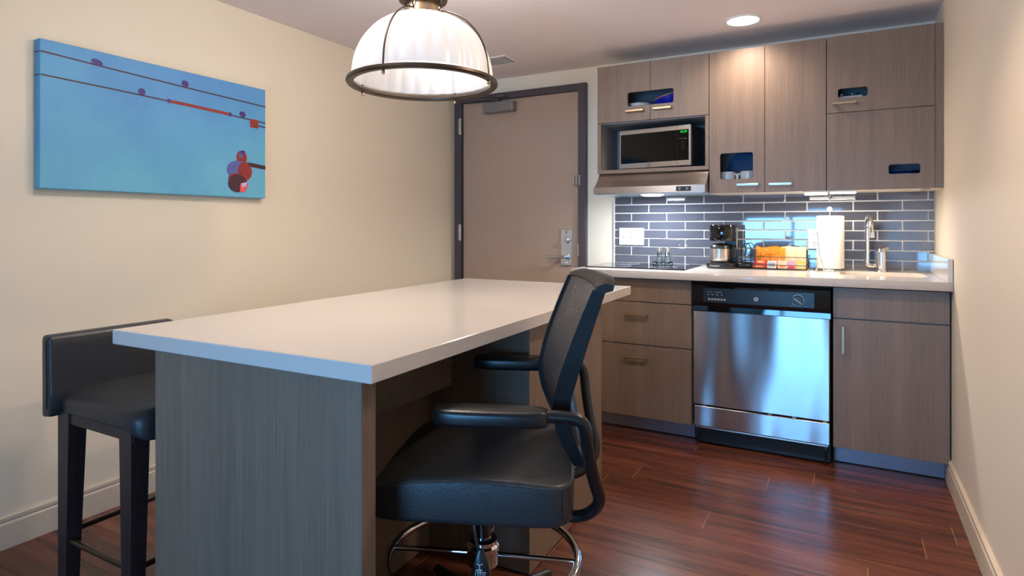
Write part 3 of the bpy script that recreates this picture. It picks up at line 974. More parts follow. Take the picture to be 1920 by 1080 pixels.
for i in range(5):
    T = Thing('stacked_plate', ['blue plate at the bottom of the stack behind the lower right cutout',
                                'blue plate second from the bottom of the stack behind the lower right cutout',
                                'blue plate in the middle of the stack behind the lower right cutout',
                                'blue plate just under the top one behind the lower right cutout',
                                'blue plate on top of the stack behind the lower right cutout'][i], 'plate',
              (0.235, 3.70, 1.365 + i * 0.0145), 0, True, 'blue plates in the lift door cabinet')
    T.add('plate_body', lathe(nb(), [(0.001, 0.0), (0.06, 0.0), (0.09, 0.008), (0.12, 0.0155), (0.12, 0.0125), (0.085, 0.003), (0.06, -0.0)], seg=32), M['blueplate'], None, 40)
for i, (x, l) in enumerate(((0.0, 'left silver utensil tray block behind the upper right cutout'),)):
    T = Thing('utensil_tray', 'pale utensil tray behind the narrow upper right cutout', 'tray', (0.02, 3.64, 1.752))
    b = box(nb(), -0.035, 0.075, 3.60, 3.70, 1.752, 1.836, 0.004)
    T.add('tray_body', b, M['mug'])
    for q in range(4):
        T.add('utensil', box(nb(), -0.028 + q * 0.024, -0.016 + q * 0.024, 3.595, 3.70, 1.8365, 1.848, 0.003), M['blackplastic' if q % 2 else 'satin'])

# microwave
T = Thing('microwave', 'silver countertop microwave with black window in the open cabinet niche', 'microwave', (-0.787, 3.578, 1.502), R(-8), True)
mw, mh = 0.460, 0.243
T.add('case', box(nb(), -mw, 0, 0.022, 0.255, 0.012, mh + 0.004, 0.004), M['blackplastic'])
f_ = T.add('front_panel', box(nb(), -mw, 0, 0, 0.0218, 0.010, mh + 0.006, 0.004, 2), M['steel'])
T.add('window', box(nb(), -mw + 0.013, -0.085, -0.0012, 0.0, 0.042, mh - 0.022, 0.0), M['blackglass'], f_)
T.add('keypad', box(nb(), -0.083, -0.014, -0.0012, 0.0, 0.042, mh - 0.022), M['blackglass'], f_)
T.add('seam', box(nb(), -0.0846, -0.0834, -0.0006, 0.0, 0.012, mh + 0.004), M['blackmatte'], f_)
ftext(T, '10:29', 0.020, -0.045, -0.0016, mh - 0.035, 'green', f_, 'clock_digits')
ftext(T, 'POPCORN  TIMER', 0.0055, -0.049, -0.0016, mh - 0.075, 'greytext', f_)
for r_ in range(4):
    ftext(T, '1  2  3', 0.0055, -0.049, -0.0016, mh - 0.095 - r_ * 0.014, 'greytext', f_)
emblem(T, -0.262, -0.0008, 0.026, 0.0095, 'greymetal', f_)
T.add('door_button', box(nb(), -0.080, -0.006, -0.001, 0.0, 0.014, 0.034, 0.0005), M['steel'], f_)
for x, y_ in ((-mw + 0.03, 0.03), (-0.03, 0.03), (-mw + 0.03, 0.22), (-0.03, 0.22)):
    T.add('foot', cyl(nb(), (x, y_, 0.0), (x, y_, 0.0118), 0.011, seg=12), M['blackplastic'])
Tc = Thing('power_cord', 'black power cord hanging at the right side of the microwave', 'cord', (-0.72, 3.70, 1.5))
Tc.add('cord', tube(nb(), smooth_path([(-0.725, 3.80, 1.60), (-0.718, 3.72, 1.572), (-0.712, 3.66, 1.565), (-0.714, 3.61, 1.590)]), 0.003, 6), M['blackplastic'])

# range hood
T = Thing('range_hood', 'slanted stainless steel range hood under the microwave cabinet', 'range hood', (-1.01, 3.66, 1.35))
hx0, hx1 = -1.340, -0.684
prof = [(3.565, 1.4785), (3.545, 1.462), (3.515, 1.430), (3.478, 1.396), (3.458, 1.391), (3.458, 1.352), (3.886, 1.352), (3.886, 1.4785)]
b = nb()
prism(b, prof, 'x', hx0, hx1)
hb = T.add('hood_body', b, M['steel'])
T.add('front_lip', box(nb(), hx0 - 0.001, hx1 + 0.001, 3.452, 3.4585, 1.350, 1.392, 0.002), M['steel'])
T.add('underside_pan', box(nb(), hx0 + 0.012, hx1 - 0.012, 3.47, 3.88, 1.347, 1.3515), M['steelpan'])
lamp = cyl(nb(), (-1.02, 3.60, 1.3468), (-1.02, 3.60, 1.338), 0.07, 0.05, 32)
T.add('lamp_lens', lamp, M['hoodlamp'], None, 30)
cpn = T.add('control_panel', box(nb(), -0.842, -0.760, 3.4475, 3.4518, 1.357, 1.383, 0.001), M['blackplastic'])
for x in (-0.822, -0.780):
    T.add('knob', cyl(nb(), (x, 3.4475, 1.370), (x, 3.440, 1.370), 0.0085, 0.007, 16), M['greymetal'], cpn, 30)
light('hood_lamp_light', 'AREA', (-1.02, 3.60, 1.335), (0, 0, 0), 11, (0.80, 0.90, 1.0), shape='DISK', size=0.12)

# under-cabinet light
T = Thing('under_cabinet_light', 'bright linear light in two sections under the wall cabinets', 'light', (-0.08, 3.60, 1.344))
T.add('housing', box(nb(), -0.200, 0.048, 3.575, 3.64, 1.3362, 1.3438, 0.002), M['white'])
T.add('diffuser', box(nb(), -0.196, -0.087, 3.578, 3.632, 1.3250, 1.336, 0.004, 2), M['led'])
T.add('diffuser', box(nb(), -0.075, 0.044, 3.578, 3.632, 1.3290, 1.336, 0.003, 2), M['led'])
T.add('connector', box(nb(), -0.086, -0.076, 3.572, 3.60, 1.330, 1.336, 0.001), M['nickel'])
light('under_cabinet_glow', 'AREA', (-0.076, 3.605, 1.322), (0, 0, 0), 4.2, (1.0, 0.87, 0.70), shape='RECTANGLE', size=0.24, size_y=0.05)
Ts = Thing('puck_sensor', 'small grey puck under the wall cabinet near the right wall', 'sensor', (0.34, 3.62, 1.338))
Ts.add('puck', box(nb(), 0.325, 0.362, 3.60, 3.64, 1.336, 1.3436, 0.002), M['nickel'])

# switches and outlet on the splashback
T = Thing('switch_plate', 'white three gang switch plate on the tiles left of the shakers', 'switch', (-1.24, 3.884, 1.036))
pl = T.add('plate', box(nb(), -1.322, -1.156, 3.8785, 3.8845, 1.034, 1.146, 0.002, 2), M['white'])
for x in (-1.289, -1.239, -1.189):
    o = T.add('toggle_slot', box(nb(), x - 0.006, x + 0.006, 3.8775, 3.8785, 1.078, 1.102, 0.0003), M['ceramic'], pl)
    T.add('toggle', box(nb(), x - 0.004, x + 0.004, 3.870, 3.8785, 1.088, 1.098, 0.001), M['white'], pl)
T = Thing('wall_outlet', 'white electrical outlet on the tiles just left of the paper towels', 'outlet', (-0.155, 3.884, 1.03))
pl = T.add('plate', box(nb(), -0.192, -0.120, 3.8785, 3.8845, 1.028, 1.144, 0.002, 2), M['white'])
for z in (1.062, 1.110):
    T.add('socket', box(nb(), -0.172, -0.140, 3.8765, 3.8785, z - 0.014, z + 0.014, 0.0006), M['white'], pl)
    for x in (-0.163, -0.150):
        T.add('slot', box(nb(), x - 0.001, x + 0.001, 3.8758, 3.8766, z - 0.002, z + 0.008), M['ink'], pl)

# ------------------------------------------------------------------ things on the counter
# coffee maker
T = Thing('coffee_maker', 'black coffee maker with steel carafe on the countertop', 'coffee maker', (-0.63, 3.74, 0.914))
cx_, cy_ = -0.642, 3.700
def rounded_block(x0, x1, y0, y1, r, z0, z1, bev=0.004):
    b = prism(nb(), rrect(x0, x1, y0, y1, r, 12), 'z', z0, z1)
    es = [e for e in b.edges if abs(e.verts[0].co.z - e.verts[1].co.z) < 1e-6]
    bmesh.ops.bevel(b, geom=es, offset=bev, segments=2, affect='EDGES', profile=0.5)
    return b
b = rounded_block(cx_ - 0.078, cx_ + 0.082, cy_ - 0.078, cy_ + 0.130, 0.06, 0.9155, 0.9455)
bs = T.add('base', b, M['blackplastic'], None, 40)
b = rounded_block(cx_ - 0.066, cx_ + 0.082, cy_ - 0.072, cy_ + 0.130, 0.070, 1.073, 1.167)
T.add('brew_head', b, M['blackgloss'], None, 40)
T.add('water_column', box(nb(), cx_ + 0.010, cx_ + 0.080, cy_ + 0.062, cy_ + 0.128, 0.946, 1.073, 0.004), M['blackplastic'])
T.add('water_gauge', box(nb(), cx_ + 0.0815, cx_ + 0.087, cy_ + 0.02, cy_ + 0.04, 1.02, 1.15, 0.002), M['nickelwarm'])
b = cyl(nb(), (cx_ - 0.004, cy_ - 0.008, 0.9465), (cx_ - 0.004, cy_ - 0.008, 0.952), 0.056, 0.056, 32)
T.add('hot_plate', b, M['blackmatte'], bs, 30)
b = lathe(nb(), [(0.001, 0.953), (0.050, 0.953), (0.056, 0.960), (0.057, 0.975), (0.055, 1.028)], (cx_ - 0.004, cy_ - 0.008, 0), 40)
cr_ = T.add('carafe', b, M['steel'], None, 40)
b = lathe(nb(), [(0.055, 1.0285), (0.052, 1.046), (0.042, 1.056), (0.001, 1.060)], (cx_ - 0.004, cy_ - 0.008, 0), 32)
T.add('carafe_lid', b, M['blackplastic'], cr_, 40)
b = tube(nb(), smooth_path([(cx_ + 0.05, cy_ - 0.01, 1.040), (cx_ + 0.082, cy_ - 0.03, 1.040), (cx_ + 0.084, cy_ - 0.03, 0.98), (cx_ + 0.05, cy_ - 0.01, 0.965)]), 0.006, 8)
T.add('carafe_handle', b, M['blackplastic'], cr_, 40)
ftext(T, 'Cuisinart', 0.0145, cx_ - 0.022, cy_ - 0.0790, 0.931, 'whitetext', bs)

# wire packet caddy with the snack bags
T = Thing('packet_caddy', 'black wire caddy holding coffee packets beside the coffee maker', 'caddy', (-0.36, 3.74, 0.914))
kx0, kx1, ky0, ky1 = -0.555, -0.192, 3.705, 3.825
T.add('tray', box(nb(), kx0, kx1, ky0, ky1, 0.9145, 0.920, 0.002), M['blackplastic'])
b = nb()
for z in (0.940, 0.985):
    tube(b, [(kx0 if z < 0.95 else -0.46, ky0, z), (kx1, ky0, z), (kx1, ky1, z), (kx0 if z < 0.95 else -0.46, ky1, z)], 0.0018, 6, True)
for x in (-0.46, kx1):
    for y_ in (ky0, ky1):
        tube(b, [(x, y_, 0.92), (x, y_, 0.985)], 0.0018, 6)
T.add('wire_rail', b, M['blackplastic'], None, 40)
b = box(nb(), kx0, -0.475, ky0 + 0.002, ky1, 0.920, 0.952, 0.010, 3)
T.add('side_bin', b, M['blackgloss'], None, 40)
T.add('wire_handle', tube(nb(), smooth_path([(-0.545, 3.81, 0.952), (-0.545, 3.81, 1.055), (-0.492, 3.81, 1.058), (-0.492, 3.81, 0.952)], 2), 0.0028, 6), M['blackplastic'], None, 40)

def pouch(x0, x1, y, z0, z1, lean, puff, jag, seed):
    rnd = random.Random(seed)
    b = nb()
    nx, nz_ = 12, 7
    F, B = {}, {}
    for i in range(nx + 1):
        for j in range(nz_ + 1):
            u, v = i / nx, j / nz_
            e = (1 - (2 * u - 1) ** 6) * (1 - (2 * v - 1) ** 4)
            top = z1 + jag * math.sin(u * 9 + seed) * v * 0.6 + rnd.uniform(-1, 1) * jag * 0.3 * v
            x = x0 + (x1 - x0) * u
            z = z0 + (top - z0) * v
            yy = y + lean * v
            d = puff * e * (1 + 0.35 * math.sin(u * 17 + v * 5 + seed))
            F[i, j] = b.verts.new((x, yy - d - 0.0006, z))
            B[i, j] = b.verts.new((x, yy + d + 0.0006, z))
    for i in range(nx):
        for j in range(nz_):
            b.faces.new((F[i, j], F[i + 1, j], F[i + 1, j + 1], F[i, j + 1]))
            b.faces.new((B[i, j], B[i, j + 1], B[i + 1, j + 1], B[i + 1, j]))
    for i in range(nx):
        b.faces.new((F[i, 0], B[i, 0], B[i + 1, 0], F[i + 1, 0]))
        b.faces.new((F[i, nz_], F[i + 1, nz_], B[i + 1, nz_], B[i, nz_]))
    for j in range(nz_):
        b.faces.new((F[0, j], F[0, j + 1], B[0, j + 1], B[0, j]))
        b.faces.new((F[nx, j], B[nx, j], B[nx, j + 1], F[nx, j + 1]))
    return b
T = Thing('coffee_pouch', 'orange foil pouch with dark script at the left of the caddy', 'pouch', (-0.39, 3.765, 0.921))
o = T.add('foil', pouch(-0.460, -0.305, 3.762, 0.9215, 1.040, 0.012, 0.008, 0.006, 2), M['orange'], None, 60)
b = nb()
def yo(z):
    return 3.762 + 0.012 * (z - 0.92) / 0.12 - 0.0135
scr = [(-0.437, 0.996), (-0.430, 1.006), (-0.424, 0.996), (-0.430, 0.986), (-0.437, 0.992), (-0.420, 0.985), (-0.412, 0.992), (-0.405, 0.994), (-0.398, 0.999), (-0.392, 0.994), (-0.386, 1.000), (-0.380, 0.995), (-0.374, 1.000), (-0.366, 0.997), (-0.352, 1.001)]
tube(b, [(p[0], yo(p[1]) - 0.0015, p[1]) for p in scr], 0.0010, 5)
T.add('script_lettering', b, M['ink'], o)
T = Thing('creamer_pouch', 'pale orange foil pouch at the right of the caddy', 'pouch', (-0.25, 3.775, 0.921))
T.add('foil', pouch(-0.330, -0.198, 3.782, 0.9215, 1.043, 0.010, 0.008, 0.004, 5), M['cream'], None, 60)
def packet(name, label, x0, x1, z0, z1, y, mat, lean=0.004, tilt=0.0, deco=None):
    T = Thing(name, label, 'packet', ((x0 + x1) / 2, y, z0), 0, False, 'packets along the front of the caddy')
    b = nb()
    vs = [(x0 - tilt, z0), (x1 - tilt, z0), (x1 + tilt, z1), (x0 + tilt, z1)]
    prism(b, vs, 'y', y, y + 0.004)
    o = T.add('packet_body', b, M[mat])
    for (a0, a1, b0, b1, m2, kind) in (deco or []):
        if kind == 'e':
            q = [((a0 + a1) / 2 + (a1 - a0) / 2 * math.cos(2 * math.pi * i / 20), (b0 + b1) / 2 + (b1 - b0) / 2 * math.sin(2 * math.pi * i / 20)) for i in range(20)]
        else:
            q = rect(a0, a1, b0, b1)
        b = nb()
        prism(b, q, 'y', y - 0.0008, y)
        T.add('print', b, M[m2], o)
packet('sweetener_packet', 'red packet with yellow bands at the left front of the caddy', -0.467, -0.398, 0.9215, 0.966, 3.7135, 'red', 0, 0.004,
       [(-0.448, -0.405, 0.951, 0.962, 'yellow', 'e'), (-0.462, -0.412, 0.936, 0.941, 'orange', 'r'), (-0.464, -0.415, 0.927, 0.931, 'yellow', 'r')])
packet('sugar_packet', 'white packet beside the red packet in the caddy', -0.392, -0.345, 0.9215, 0.964, 3.7135, 'paperpk', 0, 0.002,
       [(-0.386, -0.352, 0.932, 0.950, 'greytext', 'r')])
packet('tea_packet', 'cream and tan packet in the middle of the caddy', -0.338, -0.292, 0.9215, 0.966, 3.7135, 'cream', 0, 0.0,
       [(-0.332, -0.298, 0.926, 0.942, 'orange', 'e')])
packet('pink_packet', 'pink packet right of the tan packet in the caddy', -0.288, -0.248, 0.9215, 0.966, 3.7135, 'pink', 0, 0.0,
       [(-0.284, -0.252, 0.923, 0.936, 'red', 'r'), (-0.272, -0.258, 0.943, 0.960, 'artlilac', 'e')])
packet('yellow_packet', 'yellow packet at the right front of the caddy', -0.244, -0.198, 0.9215, 0.966, 3.7135, 'yellow', 0, 0.0,
       [(-0.236, -0.206, 0.930, 0.946, 'cream', 'r')])

# shakers in a scrolled wire stand
def shaker(x, label, mat):
    T = Thing('shaker', label, 'shaker', (x, 3.632, 0.9205), 0, True, 'glass shakers on the cooktop')
    T.add('glass_jar', lathe(nb(), [(0.001, 0.0), (0.017, 0.0), (0.0185, 0.006), (0.018, 0.05), (0.014, 0.080), (0.0135, 0.088)], seg=8), M['glass'], None, 25)
    T.add('contents', lathe(nb(), [(0.001, 0.004), (0.0145, 0.004), (0.0145, 0.052), (0.001, 0.054)], seg=12), M[mat], None, 40)
    T.add('cap', lathe(nb(), [(0.0150, 0.084), (0.0155, 0.100), (0.0145, 0.106), (0.008, 0.112), (0.001, 0.113)], seg=20), M['chrome'], None, 40)
shaker(-0.985, 'left glass shaker with chrome cap on the cooktop', 'salt')
shaker(-0.937, 'right glass shaker with chrome cap on the cooktop', 'paperpk')
T = Thing('shaker_stand', 'black scrolled wire stand around the two glass shakers', 'stand', (-0.96, 3.632, 0.92))
b = nb()
for sx_ in (-1, 1):
    c0 = -0.961 + sx_ * 0.047
    pts = [(-0.961 + sx_ * 0.022, 3.606, 0.9225)]
    for i in range(16):
        a = i / 15 * 3.2 * math.pi / 2
        rr = 0.013 - 0.0035 * i / 15
        pts.append((c0 + sx_ * rr * math.sin(a), 3.606, 0.936 - rr * math.cos(a)))
    tube(b, pts, 0.0024, 6)
tube(b, [(-1.02, 3.606, 0.9225), (-0.90, 3.606, 0.9225)], 0.002, 6)
tube(b, [(-1.01, 3.606, 0.942), (-0.91, 3.606, 0.942), (-0.91, 3.658, 0.942), (-1.01, 3.658, 0.942)], 0.0014, 6, True)
T.add('scroll_wire', b, M['blackgloss'], None, 40)

# paper towel holder and roll
PTX, PTY = -0.080, 3.735
T = Thing('paper_towel_holder', 'chrome upright paper towel holder beside the sink', 'holder', (PTX, PTY, 0.914))
b = lathe(nb(), [(0.001, 0.9145), (0.076, 0.9145), (0.078, 0.918), (0.076, 0.9215), (0.070, 0.9265), (0.001, 0.9285)], (PTX, PTY, 0), 48)
T.add('base', b, M['chrome'], None, 35)
b = cyl(nb(), (PTX, PTY, 0.928), (PTX, PTY, 1.240), 0.006, seg=12)
T.add('rod', b, M['chrome'], None, 40)
T.add('finial', ball(nb(), (PTX, PTY, 1.250), 0.013, (1, 1, 1.15)), M['white'], None, 40)
b = tube(nb(), smooth_path([(PTX - 0.025, PTY - 0.071, 0.925), (PTX - 0.045, PTY - 0.0735, 1.00), (PTX - 0.053, PTY - 0.072, 1.12)]), 0.0038, 10)
ball(b, (PTX - 0.053, PTY - 0.072, 1.122), 0.006)
T.add('tension_arm', b, M['chrome'], None, 40)
T = Thing('paper_towel_roll', 'white paper towel roll standing on the chrome holder', 'paper towels', (PTX, PTY, 0.929))
T.add('roll', lathe(nb(), [(0.018, 0.9295), (0.062, 0.9295), (0.0645, 0.933), (0.0645, 1.212), (0.0625, 1.2155), (0.018, 1.2155), (0.018, 0.9295)], (PTX, PTY, 0), 48), M['paper'], None, 35)
b = nb()
prism(b, [(PTX + 0.0646 * math.cos(a), PTY + 0.0646 * math.sin(a)) for a in (R(-60), R(-40), R(-20), R(-5))] +
         [(PTX + 0.0705, PTY + 0.004), (PTX + 0.0660 * math.cos(R(-20)), PTY + 0.0660 * math.sin(R(-20))), (PTX + 0.0655 * math.cos(R(-40)), PTY + 0.0655 * math.sin(R(-40)))], 'z', 0.931, 1.214)
T.add('loose_sheet', b, M['paper'])

# ------------------------------------------------------------------ ceiling fixtures
T = Thing('recessed_downlight', 'round recessed downlight glowing in the ceiling before the wall cabinets', 'light', (-0.478, 3.396, CEIL))
b = lathe(nb(), [(0.080, -0.0005), (0.096, -0.0005), (0.096, -0.005), (0.082, -0.007), (0.078, -0.003), (0.080, -0.0005)], (-0.478, 3.396, CEIL), 48)
T.add('trim_ring', b, M['white'], None, 40)
T.add('lens', cyl(nb(), (-0.478, 3.396, CEIL - 0.0035), (-0.478, 3.396, CEIL - 0.0005), 0.078, seg=48), M['lampdisc'])

T = Thing('ceiling_vent', 'small louvred vent in the ceiling near the door', 'vent', (-2.0, 3.47, CEIL))
vx0, vx1, vy0, vy1 = -2.15, -1.90, 3.36, 3.56
b = nb()
fz = CEIL - 0.006
for q in ((vx0, vx1, vy0, vy0 + 0.02), (vx0, vx1, vy1 - 0.02, vy1), (vx0, vx0 + 0.02, vy0 + 0.02, vy1 - 0.02), (vx1 - 0.02, vx1, vy0 + 0.02, vy1 - 0.02)):
    box(b, q[0], q[1], q[2], q[3], fz, CEIL - 0.0005, 0.001)
T.add('frame', b, M['ceil'])
T.add('backing', box(nb(), vx0 + 0.02, vx1 - 0.02, vy0 + 0.02, vy1 - 0.02, CEIL - 0.0015, CEIL - 0.0005), M['ventdark'])
for i in range(10):
    x = vx0 + 0.028 + i * 0.0205
    b = box(nb(), -0.0045, 0.0045, vy0 + 0.02, vy1 - 0.02, -0.0008, 0.0008)
    b.transform(Matrix.Translation((x, 0, CEIL - 0.0045)) @ Matrix.Rotation(R(-10), 4, 'Y'))
    T.add('slat', b, M['white'])

# pendant
PXC, PYC, PZ = -1.281, 1.690, 1.650
T = Thing('pendant_lamp', 'large dome pendant with ribbed white glass above the island', 'lamp', (PXC, PYC, PZ), 0, True)
RR = 0.250
prof = []
for i in range(15):
    a = R(2 + 74 * i / 14)
    prof.append((0.236 * math.cos(a) ** 0.85, 0.010 + 0.232 * math.sin(a)))
def ribs(a, z):
    return 1.0 + 0.028 * abs(math.cos(a * 14))
b = lathe(nb(), prof, seg=240, mod=ribs)
T.add('glass_shade', b, M['shade'], None, 60)
b = lathe(nb(), [(0.234, -0.004), (0.254, -0.006), (0.259, 0.000), (0.257, 0.009), (0.241, 0.013), (0.235, 0.010), (0.232, 0.002), (0.234, -0.004)], seg=96)
rg = T.add('rim_ring', b, M['bronze'], None, 35)
for k in range(4):
    a = R(-81 + 90 * k + 28.8 - 30)
    pts = [(0.249 * math.cos(a), 0.249 * math.sin(a), -0.012)]
    for i in range(13):
        t = R(3 + 76 * i / 12)
        r_ = 0.243 * math.cos(t) ** 0.85 + 0.004
        pts.append((r_ * math.cos(a), r_ * math.sin(a), 0.014 + 0.237 * math.sin(t)))
    pts += [(0.070 * math.cos(a), 0.070 * math.sin(a), 0.262), (0.066 * math.cos(a), 0.066 * math.sin(a), 0.300)]
    T.add('cage_rod', tube(nb(), pts, 0.0032, 8), M['bronze'], None, 40)
    T.add('rim_nut', ball(nb(), (0.246 * math.cos(a + 0.0), 0.246 * math.sin(a), -0.014), 0.006, (1, 1, 1.3)), M['nickelwarm'], rg, 40)
b = lathe(nb(), [(0.066, 0.232), (0.064, 0.250), (0.056, 0.275), (0.052, 0.300), (0.052, 0.345), (0.001, 0.350)], seg=40)
T.add('fitter', b, M['nickelwarm'], None, 35)
b = lathe(nb(), [(0.050, 0.284), (0.082, 0.286), (0.085, 0.294), (0.080, 0.302), (0.050, 0.304)], seg=40)
T.add('collar', b, M['bronze'], None, 35)
T.add('stem', cyl(nb(), (0, 0, 0.345), (0, 0, CEIL - PZ - 0.02), 0.009, seg=16), M['bronze'], None, 40)
T.add('canopy', lathe(nb(), [(0.001, CEIL - PZ - 0.03), (0.05, CEIL - PZ - 0.025), (0.062, CEIL - PZ - 0.001), (0.001, CEIL - PZ - 0.001)], seg=32), M['bronze'], None, 40)
b = lathe(nb(), [(0.014, 0.205), (0.020, 0.17), (0.032, 0.13), (0.032, 0.115), (0.020, 0.09), (0.001, 0.083)], seg=20)
T.add('bulb', b, M['bulb'], None, 60)
T.add('socket', cyl(nb(), (0, 0, 0.205), (0, 0, 0.245), 0.018, seg=16), M['white'], None, 40)
light('pendant_glow', 'POINT', (PXC, PYC, PZ + 0.10), (0, 0, 0), 1.2, (1.0, 0.95, 0.90), shadow_soft_size=0.05)

# ------------------------------------------------------------------ island table
T = Thing('island_table', 'large island table with white quartz top and taupe laminate base', 'table', (-0.860, 0.960, 0), R(1.15), True)
b = box(nb(), -0.924, 0.0, 0.0, 1.840, 0.835, 0.875, 0.002)
T.add('tabletop', b, M['quartz'])
T.add('end_panel', box(nb(), -0.765, -0.046, 0.022, 0.068, 0.004, 0.8345, 0.001), M['wood'])
T.add('end_cabinet', box(nb(), -0.765, -0.044, 0.835, 1.552, 0.004, 0.8345, 0.001), M['wood'])
T.add('apron', box(nb(), -0.372, -0.352, 0.0685, 0.8345, 0.598, 0.8345), M['wood_h'])
T.add('back_panel', box(nb(), -0.470, -0.450, 0.0685, 0.8345, 0.004, 0.8345), M['wood'])
br = T.add('bracket', box(nb(), -0.3515, -0.320, 0.831, 0.8345, 0.600, 0.680), M['nickel'])
for z in (0.615, 0.664):
    T.add('screw', ball(nb(), (-0.335, 0.8305, z), 0.004), M['ink'], br, 40)

# ------------------------------------------------------------------ cushions
def superell(a, b_, n=5.0, m=56):
    out = []
    for i in range(m):
        t = 2 * math.pi * i / m
        c_, s_ = math.cos(t), math.sin(t)
        out.append((a * abs(c_) ** (2 / n) * (1 if c_ > 0 else -1), b_ * abs(s_) ** (2 / n) * (1 if s_ > 0 else -1)))
    return out
def cushion(c, a, b_, z0, z1, rnd, fn=None, n=6.0, m=64, low=None):
    bm = nb()
    ol = superell(a, b_, n, m)
    layers = [(0.80, z0), (0.97, z0), (0.995, z0 + 0.006), (1.0, z0 + 0.015)]
    layers += [(1.0, z1 - rnd)]
    for k in range(1, 5):
        t = R(90 * k / 4)
        layers.append((1.0 - (rnd / a) * (1 - math.cos(t)), z1 - rnd + rnd * math.sin(t)))
    for s_ in (0.85, 0.7, 0.55, 0.4, 0.25, 0.1):
        layers.append((s_, z1))
    prev = None
    for li, (s_, z) in enumerate(layers):
        ring = []
        for p in ol:
            x, y_ = p[0] * s_, p[1] * s_
            zz = z
            w = max(0.0, (z - z0) / (z1 - z0))
            if fn:
                zz += fn(x, y_) * w
            if low:
                zz += low(x, y_) * (1 - w)
            ring.append(bm.verts.new((c[0] + x, c[1] + y_, zz)))
        if prev:
            for i in range(m):
                bm.faces.new((prev[i], prev[(i + 1) % m], ring[(i + 1) % m], ring[i]))
        else:
            bm.faces.new(list(reversed(ring)))
        prev = ring
    bm.faces.new(prev)
    return bm, ol

# ------------------------------------------------------------------ office stool chair
T = Thing('office_chair', 'black mesh back office chair with leather seat and chrome foot ring', 'chair', (-0.881, 1.433, 0), R(202.5), True)
SA, SB = 0.252, 0.258
def seat_fn(x, y_):
    d = -0.28 * x * x - 0.10 * y_ * y_
    if x > 0.10:
        d -= 1.6 * (x - 0.10) ** 2
    if x < -0.17:
        d += 0.5 * (x + 0.17) ** 2
    return d
cz0, cz1 = 0.459, 0.577
b, ol = cushion((0, 0), SA, SB, cz0, cz1, 0.011, seat_fn, 8.5, 96)
st = T.add('seat', b, M['leather'], None, 50)
pp = [(p[0] * 0.997, p[1] * 0.997, cz1 - 0.008 + seat_fn(p[0], p[1])) for p in ol]
T.add('piping', tube(nb(), pp, 0.0022, 6, True), M['stitch'], st, 60)
for sg in (1, -1):
    cx2 = -SA * 0.90
    T.add('corner_seam', tube(nb(), [(cx2, sg * (SB * 0.9985), 0.486), (cx2, sg * (SB + 0.0005), 0.520), (cx2, sg * (SB * 0.999), 0.552)], 0.0016, 6), M['blackplastic'], st)
T.add('seat_pan', box(nb(), -0.18, 0.18, -0.19, 0.19, 0.442, 0.4585, 0.006), M['blackplastic'])
# mesh back: profile in x over z, skewed a little so the far side leans forward
prof = [(-0.232, 0.570), (-0.205, 0.620), (-0.186, 0.670), (-0.178, 0.710), (-0.180, 0.750), (-0.196, 0.810), (-0.220, 0.880), (-0.247, 0.950), (-0.272, 1.010), (-0.280, 1.028)]
def bx_(z):
    for (xa, za), (xb, zb) in zip(prof[:-1], prof[1:]):
        if z <= zb:
            t = (z - za) / (zb - za)
            return xa + (xb - xa) * t
    return prof[-1][0]
def backpt(y_, z, dx=0.0):
    sk = -0.155 * y_
    hug = 0.30 * y_ * y_ - 0.010
    return Vector((bx_(z) + sk + hug + dx, y_, z))
def halfw(z):
    t = (z - 0.57) / 0.46
    return 0.150 + 0.065 * min(1, t * 1.7) ** 0.7
b = nb()
nz_, ny_ = 24, 16
gv = {}
for i in range(nz_ + 1):
    z = 0.600 + (1.020 - 0.600) * i / nz_
    for j in range(ny_ + 1):
        y_ = (2 * j / ny_ - 1) * (halfw(z) - 0.004)
        gv[i, j] = b.verts.new(backpt(y_, z, -0.004))
for i in range(nz_):
    for j in range(ny_):
        b.faces.new((gv[i, j], gv[i, j + 1], gv[i + 1, j + 1], gv[i + 1, j]))
T.add('back_mesh', b, M['mesh'], None, 60)
# side rails: deep flat bars
def rail(sgn):
    b = nb()
    rings = []
    zs = [0.570 + (1.012 - 0.570) * i / 22 for i in range(23)]
    for z in zs:
        y_ = sgn * halfw(z)
        p = backpt(y_, z)
        dep = 0.026 + 0.012 * math.sin(math.pi * min(1, (z - 0.57) / 0.44))
        rings.append([b.verts.new(p + Vector(q)) for q in ((0.004, -sgn * 0.007, 0), (0.006, sgn * 0.004, 0), (-dep, sgn * 0.006, 0), (-dep, -sgn * 0.005, 0))])
    for A, B in zip(rings[:-1], rings[1:]):
        for k_ in range(4):
            b.faces.new((A[k_], A[(k_ + 1) % 4], B[(k_ + 1) % 4], B[k_]))
    b.faces.new(rings[0])
    b.faces.new(rings[-1])
    bmesh.ops.recalc_face_normals(b, faces=b.faces)
    return b
for s_ in (1, -1):
    T.add('back_rail', rail(s_), M['blacksoft'], None, 45)
